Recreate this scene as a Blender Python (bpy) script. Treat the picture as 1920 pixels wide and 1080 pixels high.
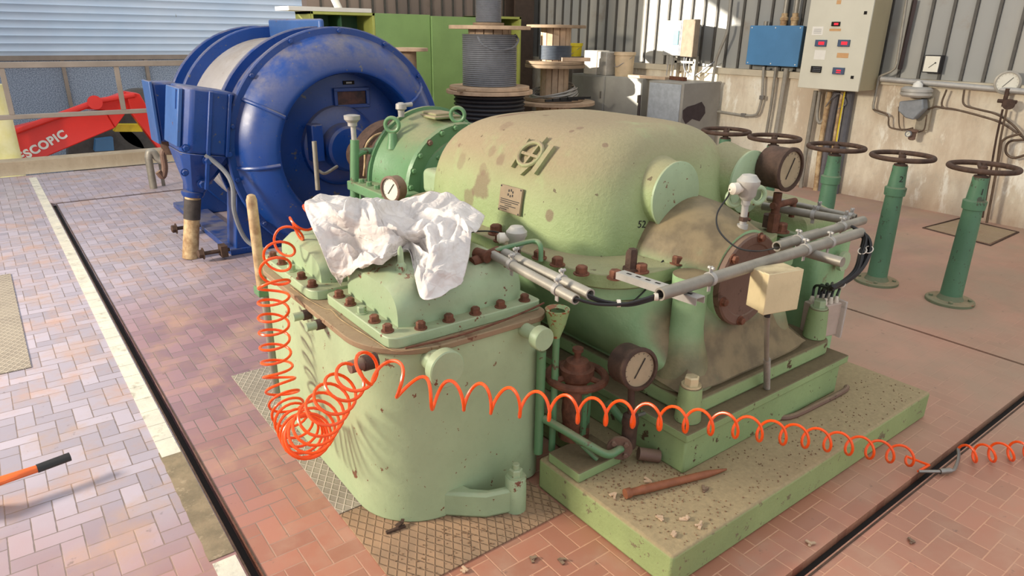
import bpy, bmesh, math, random
import numpy as np
from mathutils import Vector, Matrix, noise
from mathutils.bvhtree import BVHTree
random.seed(7)
scene = bpy.context.scene
for o in list(bpy.data.objects): bpy.data.objects.remove(o)
PI = math.pi

# ------------------------------------------------------------------ camera
FPX, PITCH, YAW, ROLL, CH = 1283.16, .358049, .654848, .015939, 1.75
_cy, _sy, _cp, _sp = math.cos(YAW), math.sin(YAW), math.cos(PITCH), math.sin(PITCH)
CF = Vector((_sy*_cp, _cy*_cp, -_sp)); _R0 = Vector((_cy, -_sy, 0)); _U0 = _R0.cross(CF)
CR = math.cos(ROLL)*_R0 + math.sin(ROLL)*_U0
CU = -math.sin(ROLL)*_R0 + math.cos(ROLL)*_U0
CC = Vector((0, 0, CH))
cam = bpy.data.cameras.new('camera'); cam.sensor_width = 36; cam.lens = 36*FPX/1920; cam.clip_end = 300
camo = bpy.data.objects.new('camera', cam); scene.collection.objects.link(camo)
M = Matrix((CR, CU, -CF)).transposed().to_4x4(); M.translation = CC
camo.matrix_world = M
scene.camera = camo

# surveying helpers: a photo point and one known plane give the point in the hall
def _ray(x, y): return CR*((x-960)/FPX) + CU*((540-y)/FPX) + CF
def PZ(x, y, z=0.): d = _ray(x, y); return CC + d*((z-CH)/d.z)
def PX(x, y, X): d = _ray(x, y); return CC + d*(X/d.x)
def PY(x, y, Y): d = _ray(x, y); return CC + d*(Y/d.y)
def PD(x, y, dep): return CC + _ray(x, y)*dep
def depth(p): return (Vector(p)-CC).dot(CF)

# ------------------------------------------------------------------ world, sun, added fill light, exposure
scene.view_settings.view_transform = 'Standard'
scene.view_settings.look = 'None'
scene.view_settings.exposure = 0.0
scene.view_settings.gamma = 1
scene.view_settings.use_curve_mapping = False
w = bpy.data.worlds.new('sky'); scene.world = w; w.use_nodes = True
bgn = w.node_tree.nodes['Background']
bgn.inputs[0].default_value = (0.93, 0.96, 1.0, 1); bgn.inputs[1].default_value = 1.15
SD = Vector((1, -.71, -.34)).normalized()
sl = bpy.data.lights.new('sun', 'SUN'); sl.energy = 15; sl.angle = math.radians(.7); sl.color = (1, .93, .8)
so = bpy.data.objects.new('sun', sl); scene.collection.objects.link(so)
so.rotation_euler = SD.to_track_quat('-Z', 'Y').to_euler(); so.location = (-3, 8, 6)
# added area lamp floating inside the hall, soft fill from the left
WL = Vector((-4.6, 5.4, 3.3)); WT = Vector((1.6, 2.1, .6))
al = bpy.data.lights.new('left_fill_light', 'AREA'); al.shape = 'RECTANGLE'; al.size = 1.3; al.size_y = .9
al.energy = 780; al.color = (1, .89, .72)
ao = bpy.data.objects.new('left_fill_light', al); scene.collection.objects.link(ao)
ao.location = WL; ao.rotation_euler = (WT-WL).to_track_quat('-Z', 'Y').to_euler()

# ------------------------------------------------------------------ material helpers
def srgb(c):
    r = []
    for v in c[:3]:
        v = v/255.
        r.append(v/12.92 if v <= .04045 else ((v+.055)/1.055)**2.4)
    return (r[0], r[1], r[2], 1.)
class NT:
    def __init__(s, name):
        s.m = bpy.data.materials.new(name); s.m.use_nodes = True; s.t = s.m.node_tree
        s.b = s.t.nodes['Principled BSDF']
    def n(s, typ, **kw):
        nd = s.t.nodes.new(typ)
        for k, v in kw.items():
            if k == 'ins':
                for i, x in v.items(): s.put(nd, i, x)
            else: setattr(nd, k, v)
        return nd
    def put(s, nd, i, x):
        if isinstance(x, bpy.types.NodeSocket): s.t.links.new(x, nd.inputs[i])
        elif x is not None: nd.inputs[i].default_value = x
    def math(s, op, a, b=None, c=None):
        nd = s.n('ShaderNodeMath', operation=op); s.put(nd, 0, a)
        if b is not None: s.put(nd, 1, b)
        if c is not None: s.put(nd, 2, c)
        return nd.outputs[0]
    def pos(s): return s.n('ShaderNodeNewGeometry').outputs['Position']
    def nrm(s): return s.n('ShaderNodeNewGeometry').outputs['Normal']
    def sep(s, v): nd = s.n('ShaderNodeSeparateXYZ'); s.put(nd, 0, v); return nd.outputs
    def noise(s, v, sc, det=4, rough=.55, dist=0.):
        nd = s.n('ShaderNodeTexNoise'); s.put(nd, 'Vector', v); s.put(nd, 'Scale', sc); s.put(nd, 'Detail', det)
        s.put(nd, 'Roughness', rough); s.put(nd, 'Distortion', dist); return nd.outputs[0]
    def ramp(s, x, a, b):  # smooth 0..1 between a and b
        nd = s.n('ShaderNodeMapRange', interpolation_type='SMOOTHSTEP'); s.put(nd, 0, x); s.put(nd, 1, a); s.put(nd, 2, b)
        return nd.outputs[0]
    def mix(s, f, a, b):
        nd = s.n('ShaderNodeMix', data_type='RGBA'); s.put(nd, 0, f); s.put(nd, 6, a); s.put(nd, 7, b); return nd.outputs[2]
    def mul(s, v, sc):
        nd = s.n('ShaderNodeVectorMath', operation='MULTIPLY'); s.put(nd, 0, v); nd.inputs[1].default_value = sc; return nd.outputs[0]
    def bump(s, h, st=.3, d=.01):
        nd = s.n('ShaderNodeBump'); s.put(nd, 'Height', h); s.put(nd, 'Strength', st); s.put(nd, 'Distance', d)
        s.t.links.new(nd.outputs[0], s.b.inputs['Normal'])
    def fin(s, col, rough=.5, metal=0.):
        s.put(s.b, 'Base Color', col); s.put(s.b, 'Roughness', rough); s.put(s.b, 'Metallic', metal); return s.m

DUST = srgb((172, 150, 118)); RUST = srgb((112, 66, 44))
def paint(name, col, dust=.7, chips=.0, chipcol=(112, 66, 44), rough=.45, dustcol=(172, 150, 118), cover=(.22, .62), var=.12, metal=0., nz=(.35, .95), bumpy=.25, spots=0.):
    t = NT(name); p = t.pos(); c = srgb(col)
    dark = tuple(x*(1-var*1.6) for x in c[:3])+(1,)
    base = t.mix(t.ramp(t.noise(p, 2.3, 5), .3, .7), dark, c)
    base = t.mix(t.math('MULTIPLY', t.ramp(t.noise(p, 26, 4, .7), .45, .8), .35), base, tuple(x*.7 for x in c[:3])+(1,))
    if chips > 0:
        th = .665-.12*chips
        m = t.ramp(t.noise(p, 11, 6, .68), th, th+.015)
        m2 = t.ramp(t.noise(p, 37, 3, .6), .72-.1*chips, .73-.1*chips)
        base = t.mix(t.math('MAXIMUM', m, m2), base, srgb(chipcol))
    d = None
    if dust > 0:
        z = t.sep(t.nrm())[2]
        up = t.ramp(z, nz[0], nz[1])
        nn = t.ramp(t.noise(p, 3.7, 6, .62), cover[0], cover[1])
        d = t.math('MULTIPLY', t.math('MULTIPLY', up, dust), nn)
        base = t.mix(d, base, t.mix(t.noise(p, 60, 2), srgb(dustcol), srgb(tuple(v*.78 for v in dustcol))))
    if spots > 0:
        m = t.math('MULTIPLY', t.ramp(t.noise(p, 4.2, 3, .5, .4), .66, .70), spots)
        base = t.mix(m, base, srgb((128, 100, 80)))
    r = t.math('ADD', t.math('MULTIPLY', t.noise(p, 9, 3), .25), rough-.12)
    if d is not None: r = t.math('ADD', r, t.math('MULTIPLY', d, .35))
    if bumpy > 0: t.bump(t.noise(p, 70, 4, .6), bumpy, .004)
    return t.fin(base, r, metal)
def plain(name, col, rough=.5, metal=0., var=.15, sc=14, bumpy=.0, alpha=None, col2=None):
    t = NT(name); p = t.pos(); c = srgb(col); c2 = srgb(col2) if col2 else tuple(x*(1-var*1.5) for x in c[:3])+(1,)
    base = t.mix(t.ramp(t.noise(p, sc, 5, .6), .3, .7), c2, c)
    if bumpy: t.bump(t.noise(p, 90, 3), bumpy, .004)
    return t.fin(base, rough, metal)

MAT = {}
MAT['green'] = paint('green_enamel', (164, 184, 146), .45, .25, rough=.42)
MAT['dome'] = None
MAT['plinth'] = paint('green_concrete_paint', (152, 168, 112), .95, .45, (120, 112, 84), .75, (176, 154, 118), cover=(.0, .32), nz=(.2, .8), bumpy=.6)
MAT['base'] = paint('green_base_enamel', (146, 170, 118), .95, .35, (84, 66, 46), .55, (118, 98, 72), cover=(.05, .4), nz=(.2, .75), bumpy=.4)
MAT['gear'] = paint('green_housing_enamel', (100, 142, 100), .6, .3, (90, 80, 60), .4)
MAT['stand'] = paint('teal_green_paint', (88, 130, 100), .3, .45, (70, 80, 64), .55)
MAT['blue'] = paint('blue_gloss_enamel', (14, 62, 136), .62, .08, (90, 90, 96), .3, (142, 132, 122), cover=(.34, .6), nz=(-.1, .8), bumpy=.08)
MAT['bluelight'] = paint('pale_blue_enamel', (60, 98, 160), .5, .05, rough=.4, bumpy=.08)
MAT['shell'] = paint('dusty_grey_shell', (176, 172, 172), .6, .1, rough=.5, dustcol=(150, 136, 120))
MAT['rust'] = plain('rusty_iron', (122, 78, 58), .8, .2, .3, 22, .5)
MAT['rustdark'] = plain('dark_rusty_iron', (88, 66, 54), .75, .2, .3, 22, .5)
MAT['boltred'] = plain('red_rusty_bolt', (130, 82, 60), .75, .1, .35, 30, .5)
MAT['brown'] = paint('brown_dusty_iron', (118, 90, 76), .5, .3, (84, 62, 50), .6)
MAT['galv'] = plain('grey_conduit', (166, 160, 148), .45, .3, .12, 12, .1)
MAT['galvdark'] = plain('aged_grey_conduit', (156, 150, 138), .5, .4, .15, 12, .1)
MAT['black'] = plain('black_rubber', (30, 28, 28), .5)
MAT['tyre'] = plain('dusty_grey_tyre', (92, 88, 84), .8)
MAT['dark'] = plain('dark_void', (26, 22, 20), .9)
MAT['orange'] = plain('orange_hose', (255, 88, 18), .3, 0, .06)
MAT['white'] = plain('off_white_plastic', (222, 212, 196), .5, 0, .06)
MAT['cream'] = paint('cream_box_paint', (216, 198, 156), .8, .0, rough=.5, dustcol=(120, 96, 70), nz=(.6, .95))
MAT['grey'] = plain('cast_grey_alloy', (182, 178, 170), .5, .2, .08, 9, .2)
MAT['greybox'] = plain('grey_cabinet_paint', (158, 156, 148), .55, 0, .12, 3)
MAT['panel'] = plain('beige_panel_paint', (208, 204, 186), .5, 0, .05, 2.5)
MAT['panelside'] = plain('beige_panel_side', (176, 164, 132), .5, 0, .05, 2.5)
MAT['bluebox'] = plain('sky_blue_box_paint', (78, 132, 178), .45, 0, .08, 3)
MAT['steel'] = plain('worn_steel', (150, 146, 140), .4, .7, .15, 8)
MAT['rail'] = plain('grey_rail_paint', (158, 146, 134), .5, .1, .12, 4)
MAT['copper'] = plain('old_copper_tube', (110, 92, 76), .5, .5, .2)
MAT['wood'] = plain('pale_pine', (206, 176, 146), .7, 0, .18, 7, .2)
MAT['wooddark'] = plain('weathered_plywood', (156, 132, 106), .8, 0, .2, 8, .3)
MAT['dial'] = plain('dial_white', (226, 222, 206), .35, 0, .04)
MAT['dialdirty'] = plain('dusty_dial_glass', (168, 150, 120), .35, 0, .12)
MAT['cable'] = plain('grey_cable', (122, 124, 130), .5, 0, .1)
MAT['cableblack'] = plain('black_cable', (42, 42, 48), .5, 0, .1)
MAT['cablepale'] = plain('pale_wire', (176, 172, 166), .5, .2, .12)
MAT['lime'] = plain('lime_green_lacquer', (140, 174, 106), .5, 0, .1, 2.5)
MAT['limeedge'] = plain('pale_lime_edge', (178, 184, 96), .5, 0, .1, 4)
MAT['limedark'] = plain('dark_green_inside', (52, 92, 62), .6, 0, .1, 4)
MAT['red'] = plain('red_machine_paint', (226, 46, 34), .35, 0, .06, 3)
MAT['yellow'] = plain('yellow_paint', (232, 208, 40), .5, 0, .1)
MAT['paleyellow'] = plain('pale_yellow_post_paint', (238, 228, 176), .5, 0, .08, 5, col2=(226, 214, 140))
MAT['display'] = plain('display_blue_bezel', (66, 84, 112), .4, 0, .1)
MAT['ink'] = plain('dark_ink', (44, 40, 40), .7)
MAT['cardboard'] = plain('tan_paper', (206, 160, 110), .7, 0, .08)
MAT['paper'] = plain('white_paper', (228, 224, 214), .7, 0, .04)
MAT['tan'] = plain('tan_painted_rod', (206, 180, 138), .6, 0, .2, 16, .3, col2=(150, 116, 80))
MAT['platedark'] = plain('brass_nameplate', (150, 132, 108), .5, .2, .1)
MAT['asphalt'] = plain('outside_yard', (120, 116, 108), .9, 0, .12, 3)
MAT['louver'] = None
def _emis(name, col, st):
    t = NT(name); t.b.inputs['Emission Color'].default_value = srgb(col); t.b.inputs['Emission Strength'].default_value = st
    return t.fin(srgb(col), .4)
MAT['led'] = _emis('red_led_display', (214, 30, 50), .8)
def _glass(name, col, rough=.08, alpha=.35):
    t = NT(name); t.b.inputs['Alpha'].default_value = alpha
    return t.fin(srgb(col), rough)
MAT['clear'] = _glass('clear_polycarbonate', (205, 200, 196), .1, .45)

def dome_mat():
    t = NT('green_casing_under_dust'); p = t.pos(); s = t.sep(p)
    g = srgb((160, 180, 126)); gd = srgb((140, 162, 108))
    base = t.mix(t.ramp(t.noise(p, 2.6, 5), .3, .7), gd, g)
    z = t.sep(t.nrm())[2]
    hgt = t.ramp(s[2], .95, 1.36)
    k = t.math('MAXIMUM', t.ramp(z, -.1, .6), t.math('MULTIPLY', hgt, .75))
    nn = t.ramp(t.noise(p, 4.5, 6, .65), .08, .46)
    far = t.ramp(s[1], 1.75, 2.35)       # the end with the two round covers stays cleaner
    k = t.math('MULTIPLY', t.math('MULTIPLY', k, nn), t.math('ADD', t.math('MULTIPLY', far, .36), .6))
    base = t.mix(k, base, t.mix(t.noise(p, 80, 3, .7), srgb((166, 148, 120)), srgb((138, 120, 94))))
    m = t.ramp(t.noise(p, 5.5, 3, .5, .5), .665, .70)
    m = t.math('MULTIPLY', m, t.ramp(s[1], 2.2, 2.7))
    base = t.mix(t.math('MULTIPLY', m, .75), base, srgb((122, 94, 76)))
    m2 = t.ramp(t.noise(p, 24, 3, .5), .72, .74)
    base = t.mix(t.math('MULTIPLY', m2, .8), base, srgb((92, 74, 56)))
    t.bump(t.noise(p, 48, 6, .7), .75, .007)
    return t.fin(base, t.math('ADD', t.math('MULTIPLY', k, .35), .5))
MAT['dome'] = dome_mat()

def lower_mat():
    t = NT('green_pedestal_grimy'); p = t.pos(); s = t.sep(p)
    base = t.mix(t.ramp(t.noise(p, 2.6, 5), .3, .7), srgb((122, 158, 112)), srgb((158, 190, 142)))
    z = t.sep(t.nrm())[2]
    k = t.math('MULTIPLY', t.ramp(z, .02, .4), t.ramp(t.noise(p, 4, 6, .6), .05, .38))
    base = t.mix(k, base, t.mix(t.ramp(t.noise(p, 9, 4), .35, .65), srgb((104, 90, 66)), srgb((134, 117, 86))))
    m = t.ramp(t.noise(p, 7, 4, .6), .66, .70)
    base = t.mix(t.math('MULTIPLY', m, .6), base, srgb((120, 104, 76)))
    t.bump(t.noise(p, 60, 4, .6), .35, .005)
    return t.fin(base, .6)
MAT['lower'] = lower_mat()

def floor_mat():
    t = NT('herringbone_terracotta_tiles'); p = t.pos()
    q = t.mul(p, (1/.075, 1/.075, 0)); s = t.sep(q); wp = t.sep(p)
    i = t.math('FLOOR', s[0]); j = t.math('FLOOR', s[1]); u = t.math('FRACT', s[0]); v = t.math('FRACT', s[1])
    k = t.math('FLOORED_MODULO', t.math('SUBTRACT', i, j), 4.)
    eq = lambda n: t.math('COMPARE', k, float(n), .1)
    e0, e1, e2, e3 = eq(0), eq(1), eq(2), eq(3)
    L = t.math('ADD', u, e1); R = t.math('ADD', t.math('SUBTRACT', 1., u), e0)
    B = t.math('ADD', v, e2); T = t.math('ADD', t.math('SUBTRACT', 1., v), e3)
    d = t.math('MINIMUM', t.math('MINIMUM', L, R), t.math('MINIMUM', B, T))
    wob = t.math('MULTIPLY', t.noise(p, 30, 3), .05)
    g = t.math('SUBTRACT', 1., t.ramp(d, t.math('ADD', wob, -.01), t.math('ADD', wob, .022)))
    cid = t.n('ShaderNodeCombineXYZ'); t.put(cid, 0, t.math('SUBTRACT', i, e1)); t.put(cid, 1, t.math('SUBTRACT', j, e2))
    wn = t.n('ShaderNodeTexWhiteNoise', noise_dimensions='3D'); t.put(wn, 0, cid.outputs[0]); rnd = wn.outputs[0]
    red = t.mix(rnd, srgb((158, 106, 86)), srgb((178, 120, 98)))
    pur = t.mix(rnd, srgb((132, 104, 112)), srgb((156, 122, 128)))
    pal = t.mix(rnd, srgb((152, 144, 156)), srgb((178, 168, 180)))  # violet of pur and pal: sky reflection put into the colour, plus wear
    big = t.noise(p, 1.1, 4, .6)
    yy = t.math('ADD', wp[1], t.math('MULTIPLY', t.math('SUBTRACT', big, .5), 1.4))
    midz = t.mix(t.ramp(yy, 1.7, 3.4), red, pur)
    lefz = t.mix(t.ramp(yy, 1.7, 3.0), t.mix(.45, red, pur), pal)
    xl = t.ramp(wp[0], .43, .45)
    far = t.mix(xl, lefz, t.mix(t.ramp(yy, 4.2, 6.0), midz, pal))
    col = far
    # brown dust: the right part of the hall, round the machine, and loose patches
    xx = t.math('ADD', t.math('ADD', wp[0], t.math('MULTIPLY', wp[1], .8)), t.math('MULTIPLY', t.math('SUBTRACT', big, .5), 2.6))
    rz = t.math('MULTIPLY', t.ramp(xx, 3.2, 4.9), t.ramp(wp[0], 1.2, 2.6))
    pat = t.math('MULTIPLY', t.ramp(t.noise(p, 3.2, 6, .65), .44, .7), .65)
    dm = t.math('MAXIMUM', t.math('MULTIPLY', rz, t.math('ADD', t.math('MULTIPLY', t.ramp(t.noise(p, 2.1, 6, .6), .3, .6), .3), .66)), pat)
    rzd = t.mix(t.ramp(t.noise(p, 1.6, 5, .6), .35, .7), srgb((164, 138, 116)), srgb((182, 142, 120)))
    groutc = t.mix(t.ramp(wp[1], 1.4, 2.6), srgb((200, 148, 120)), srgb((122, 108, 104)))
    col = t.mix(g, col, groutc)
    col = t.mix(dm, col, rzd)
    st = t.ramp(t.noise(p, 13, 4, .7), .64, .72)
    col = t.mix(t.math('MULTIPLY', st, .45), col, srgb((84, 74, 70)))
    hgt = t.math('SUBTRACT', t.math('ADD', t.math('MULTIPLY', rnd, .25), t.math('MULTIPLY', t.noise(p, 40, 4), .3)), t.math('MULTIPLY', g, .9))
    t.bump(hgt, .35, .004)
    t.b.inputs['Specular IOR Level'].default_value = .6
    rough = t.math('ADD', t.math('MULTIPLY', dm, .45), t.math('ADD', t.math('MULTIPLY', t.noise(p, 7, 4), .2), .27))
    return t.fin(col, rough)
MAT['floor'] = floor_mat()

def checker_mat(name, c1, c2, rim):
    t = NT(name); p = t.pos(); s = t.sep(p)
    a = t.math('ADD', s[0], t.math('MULTIPLY', s[1], .62)); b = t.math('SUBTRACT', s[0], t.math('MULTIPLY', s[1], .62))
    def ln(x):
        f = t.math('FRACT', t.math('MULTIPLY', x, 1/.038)); return t.math('ABSOLUTE', t.math('SUBTRACT', f, .5))
    m = t.math('MAXIMUM', t.ramp(ln(a), .37, .47), t.ramp(ln(b), .37, .47))
    base = t.mix(t.ramp(t.noise(p, 6, 5, .6), .3, .7), srgb(c1), srgb(c2))
    dust = t.ramp(t.noise(p, 4, 5, .6), .5, .7)
    m = t.math('MULTIPLY', m, t.math('SUBTRACT', 1., t.math('MULTIPLY', dust, .7)))
    base = t.mix(t.math('MULTIPLY', m, .6), base, srgb(rim))
    t.bump(m, .8, .004)
    return t.fin(base, .75)
MAT['checker'] = checker_mat('chequer_plate_dusty', (168, 134, 104), (142, 116, 92), (110, 84, 62))
MAT['checkergrey'] = checker_mat('chequer_plate_grey', (134, 124, 112), (150, 140, 126), (196, 184, 168))

def concrete_mat(name, c1, c2, c3, sc=1.2, low_tint=.5):
    t = NT(name); p = t.pos(); s = t.sep(p)
    v = t.mul(p, (1, 1, .35))
    base = t.mix(t.ramp(t.noise(v, sc*2, 6, .65), .35, .65), srgb(c1), srgb(c2))
    base = t.mix(t.ramp(t.noise(v, sc*3.3, 6, .7), .55, .66), base, srgb(c3))
    base = t.mix(t.math('MULTIPLY', t.ramp(t.noise(p, 18, 5, .7), .5, .8), .5), base, tuple(x*.6 for x in srgb(c1)[:3])+(1,))
    low = t.ramp(s[2], .3, .0)
    base = t.mix(t.math('MULTIPLY', low, low_tint), base, srgb((120, 84, 62)))  # brown tint growing towards the floor
    t.bump(t.noise(p, 22, 6, .6), .4, .01)
    return t.fin(base, .85)
MAT['concrete'] = concrete_mat('stained_wall_plaster', (230, 220, 198), (200, 182, 158), (238, 232, 216))
MAT['ledge'] = plain('beige_ledge_steel', (204, 192, 168), .6, 0, .12, 4)
MAT['curb'] = concrete_mat('curb_concrete', (172, 156, 132), (158, 142, 118), (180, 166, 142), low_tint=.0)
def clad_mat(name, c1, c2, dirt):
    t = NT(name); p = t.pos()
    v = t.mul(p, (1, 1, .25))
    base = t.mix(t.ramp(t.noise(v, 1.3, 5, .6), .35, .65), srgb(c1), srgb(c2))
    base = t.mix(t.math('MULTIPLY', t.ramp(t.noise(p, 2.2, 6, .65), .56, .75), .6), base, srgb(dirt))
    return t.fin(base, .5, 0.)
MAT['clad'] = clad_mat('grey_sheet_cladding', (152, 152, 148), (170, 166, 156), (138, 120, 98))
MAT['cladseam'] = plain('dark_sheet_seam', (86, 82, 76), .6)
MAT['cladbrown'] = clad_mat('brown_sheet_cladding', (132, 116, 106), (146, 128, 116), (108, 92, 80))
def louver_mat():
    t = NT('pale_blue_corrugated_sheet'); p = t.pos(); s = t.sep(p)
    base = t.mix(t.ramp(t.noise(p, .8, 3), .3, .7), srgb((196, 220, 244)), srgb((212, 230, 248)))
    m = t.ramp(t.noise(t.mul(p, (2.2, 1, .5)), 1.5, 6, .7), .70, .73)
    base = t.mix(t.math('MULTIPLY', m, .8), base, srgb((132, 128, 104)))
    return t.fin(base, .6)
MAT['louver'] = louver_mat()
def frosted():
    t = NT('grey_textured_glazing'); p = t.pos()
    base = t.mix(t.ramp(t.noise(p, 60, 3, .7), .4, .6), srgb((112, 128, 150)), srgb((176, 190, 208)))
    return t.fin(base, .4)
MAT['frost'] = frosted()
def cloth_mat():
    t = NT('white_crumpled_cloth'); p = t.pos()
    t.b.inputs['Subsurface Weight'].default_value = .0
    base = t.mix(t.ramp(t.noise(p, 7, 4), .3, .7), srgb((200, 192, 187)), srgb((222, 215, 210)))
    vo = t.n('ShaderNodeTexVoronoi', feature='DISTANCE_TO_EDGE'); t.put(vo, 'Scale', 26.); dv = t.n('ShaderNodeVectorMath', operation='ADD'); t.put(dv, 0, p)
    nv = t.n('ShaderNodeTexNoise'); t.put(nv, 'Vector', p); t.put(nv, 'Scale', 9.); sc3 = t.n('ShaderNodeVectorMath', operation='SCALE'); t.put(sc3, 0, nv.outputs['Color']); sc3.inputs['Scale'].default_value = .09
    t.t.links.new(sc3.outputs[0], dv.inputs[1]); t.put(vo, 'Vector', dv.outputs[0])
    t.bump(t.math('ADD', t.math('MULTIPLY', vo.outputs['Distance'], 1.4), t.math('MULTIPLY', t.noise(p, 38, 5, .6, 1.2), .3)), .5, .012); t.b.inputs['Specular IOR Level'].default_value = .15
    return t.fin(base, .95)
MAT['cloth'] = cloth_mat()
MAT['striptile'] = concrete_mat('cream_strip_tiles', (214, 208, 190), (196, 192, 180), (170, 164, 150), 3, 0.)
MAT['mortar'] = concrete_mat('broken_mortar', (140, 124, 100), (116, 104, 84), (156, 140, 116), 4, 0.)

# ------------------------------------------------------------------ mesh builder
def frame(d):
    d = Vector(d).normalized(); a = Vector((0, 0, 1)) if abs(d.z) < .9 else Vector((1, 0, 0))
    x = a.cross(d).normalized(); return x, d.cross(x).normalized(), d
class MB:
    def __init__(s): s.v = []; s.f = []
    def add(s, vs, fs):
        o = len(s.v); s.v += [tuple(v) for v in vs]; s.f += [tuple(i+o for i in f) for f in fs]; return s
    def box(s, lo, hi):
        x0, y0, z0 = lo; x1, y1, z1 = hi
        return s.add([(x0, y0, z0), (x1, y0, z0), (x1, y1, z0), (x0, y1, z0), (x0, y0, z1), (x1, y0, z1), (x1, y1, z1), (x0, y1, z1)],
                     [(0, 3, 2, 1), (4, 5, 6, 7), (0, 1, 5, 4), (1, 2, 6, 5), (2, 3, 7, 6), (3, 0, 4, 7)])
    def cbox(s, c, size, rz=0., axes=None):
        c = Vector(c); h = [k/2 for k in size]
        if axes is None: axes = (Vector((math.cos(rz), math.sin(rz), 0)), Vector((-math.sin(rz), math.cos(rz), 0)), Vector((0, 0, 1)))
        X, Y, Z = axes; vs = []
        for sz in (-1, 1):
            for sx, sy in ((-1, -1), (1, -1), (1, 1), (-1, 1)): vs.append(c+X*(h[0]*sx)+Y*(h[1]*sy)+Z*(h[2]*sz))
        return s.add(vs, [(0, 3, 2, 1), (4, 5, 6, 7), (0, 1, 5, 4), (1, 2, 6, 5), (2, 3, 7, 6), (3, 0, 4, 7)])
    def lathe(s, o, d, prof, n=32, cap=True, a0=0., a1=2*PI):
        o = Vector(o); X, Y, Z = frame(d); full = abs(a1-a0-2*PI) < 1e-6; vs = []; m = n if full else n+1
        for (h, r) in prof:
            for i in range(m):
                a = a0+(a1-a0)*i/n; vs.append(o+Z*h+X*(r*math.cos(a))+Y*(r*math.sin(a)))
        fs = []
        for k in range(len(prof)-1):
            for i in range(n):
                j = (i+1) % m; fs.append((k*m+i, k*m+j, (k+1)*m+j, (k+1)*m+i))
        if cap and full:
            fs.append(tuple(reversed(range(m)))); fs.append(tuple((len(prof)-1)*m+i for i in range(m)))
        return s.add(vs, fs)
    def cyl(s, p0, p1, r0, r1=None, n=20):
        p0 = Vector(p0); p1 = Vector(p1); r1 = r0 if r1 is None else r1
        return s.lathe(p0, p1-p0, [(0, r0), ((p1-p0).length, r1)], n)
    def tube(s, pts, r, n=8, closed=False, cap=True):
        pts = [Vector(p) for p in pts]; N = len(pts); rs = r if isinstance(r, (list, tuple)) else [r]*N
        T = []
        for i in range(N):
            a = pts[(i-1) % N] if (closed or i > 0) else pts[i]; b = pts[(i+1) % N] if (closed or i < N-1) else pts[i]
            T.append((b-a).normalized() if (b-a).length > 1e-9 else Vector((0, 0, 1)))
        x, y, _ = frame(T[0]); vs = []
        for i in range(N):
            if i:
                ax = T[i-1].cross(T[i])
                if ax.length > 1e-8:
                    R = Matrix.Rotation(T[i-1].angle(T[i]), 3, ax.normalized()); x = R @ x
            x = (x-T[i]*x.dot(T[i])).normalized(); y = T[i].cross(x)
            for k in range(n):
                a = 2*PI*k/n; vs.append(pts[i]+x*(rs[i]*math.cos(a))+y*(rs[i]*math.sin(a)))
        fs = []
        for i in range(N if closed else N-1):
            a = i*n; b = ((i+1) % N)*n
            for k in range(n): fs.append((a+k, a+(k+1) % n, b+(k+1) % n, b+k))
        if cap and not closed: fs.append(tuple(reversed(range(n)))); fs.append(tuple((N-1)*n+k for k in range(n)))
        return s.add(vs, fs)
    def torus(s, c, d, R, r, n=36, m=10, a0=0, a1=2*PI):
        c = Vector(c); X, Y, Z = frame(d); full = abs(a1-a0-2*PI) < 1e-6
        pts = [c+X*(R*math.cos(a0+(a1-a0)*i/n))+Y*(R*math.sin(a0+(a1-a0)*i/n)) for i in range(n if full else n+1)]
        return s.tube(pts, r, m, closed=full)
    def prism(s, out, z0, z1):
        n = len(out); vs = [(x, y, z0) for x, y in out]+[(x, y, z1) for x, y in out]
        return s.add(vs, [tuple(reversed(range(n))), tuple(range(n, 2*n))]+[(i, (i+1) % n, n+(i+1) % n, n+i) for i in range(n)])
    def loft(s, rings, cap=True):
        n = len(rings[0]); vs = [p for r in rings for p in r]
        fs = [(k*n+i, k*n+(i+1) % n, (k+1)*n+(i+1) % n, (k+1)*n+i) for k in range(len(rings)-1) for i in range(n)]
        if cap: fs.append(tuple(reversed(range(n)))); fs.append(tuple((len(rings)-1)*n+i for i in range(n)))
        return s.add(vs, fs)
    def slab(s, pts, nrm, th):   # flat polygon given thickness
        pts = [Vector(p) for p in pts]; nn = Vector(nrm).normalized()*th; n = len(pts)
        return s.add(pts+[p+nn for p in pts], [tuple(reversed(range(n))), tuple(range(n, 2*n))]+[(i, (i+1) % n, n+(i+1) % n, n+i) for i in range(n)])
    def hexa(s, p, d, r, h, washer=True):
        p = Vector(p); d = Vector(d).normalized()
        if washer: s.lathe(p, d, [(0, r*1.35), (h*.15, r*1.35)], 14)
        s.lathe(p+d*(h*.15 if washer else 0), d, [(0, r), (h*.75, r), (h*.88, r*.8)], 6)
        return s
    def build(s, name, mat, parent=None, label=None, cat=None, group=None, kind=None, bevel=0., smooth=35, origin=None, local=False, bseg=2):
        me = bpy.data.meshes.new(name)
        if origin is None:
            if parent is not None: origin = Vector((0, 0, 0)) if local else wloc(parent)
            elif local: origin = Vector((0, 0, 0))
            else:
                a = np.array(s.v); lo = a.min(0); hi = a.max(0); origin = Vector(((lo[0]+hi[0])/2, (lo[1]+hi[1])/2, lo[2]))
        me.from_pydata([tuple(Vector(v)-origin) for v in s.v], [], s.f); me.update()
        bm = bmesh.new(); bm.from_mesh(me); bmesh.ops.remove_doubles(bm, verts=bm.verts, dist=1e-6)
        bmesh.ops.recalc_face_normals(bm, faces=bm.faces)
        bm.to_mesh(me); bm.free()
        if smooth:
            me.shade_smooth(); me.set_sharp_from_angle(angle=math.radians(smooth))
        me.materials.append(mat if not isinstance(mat, str) else MAT[mat])
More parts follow.
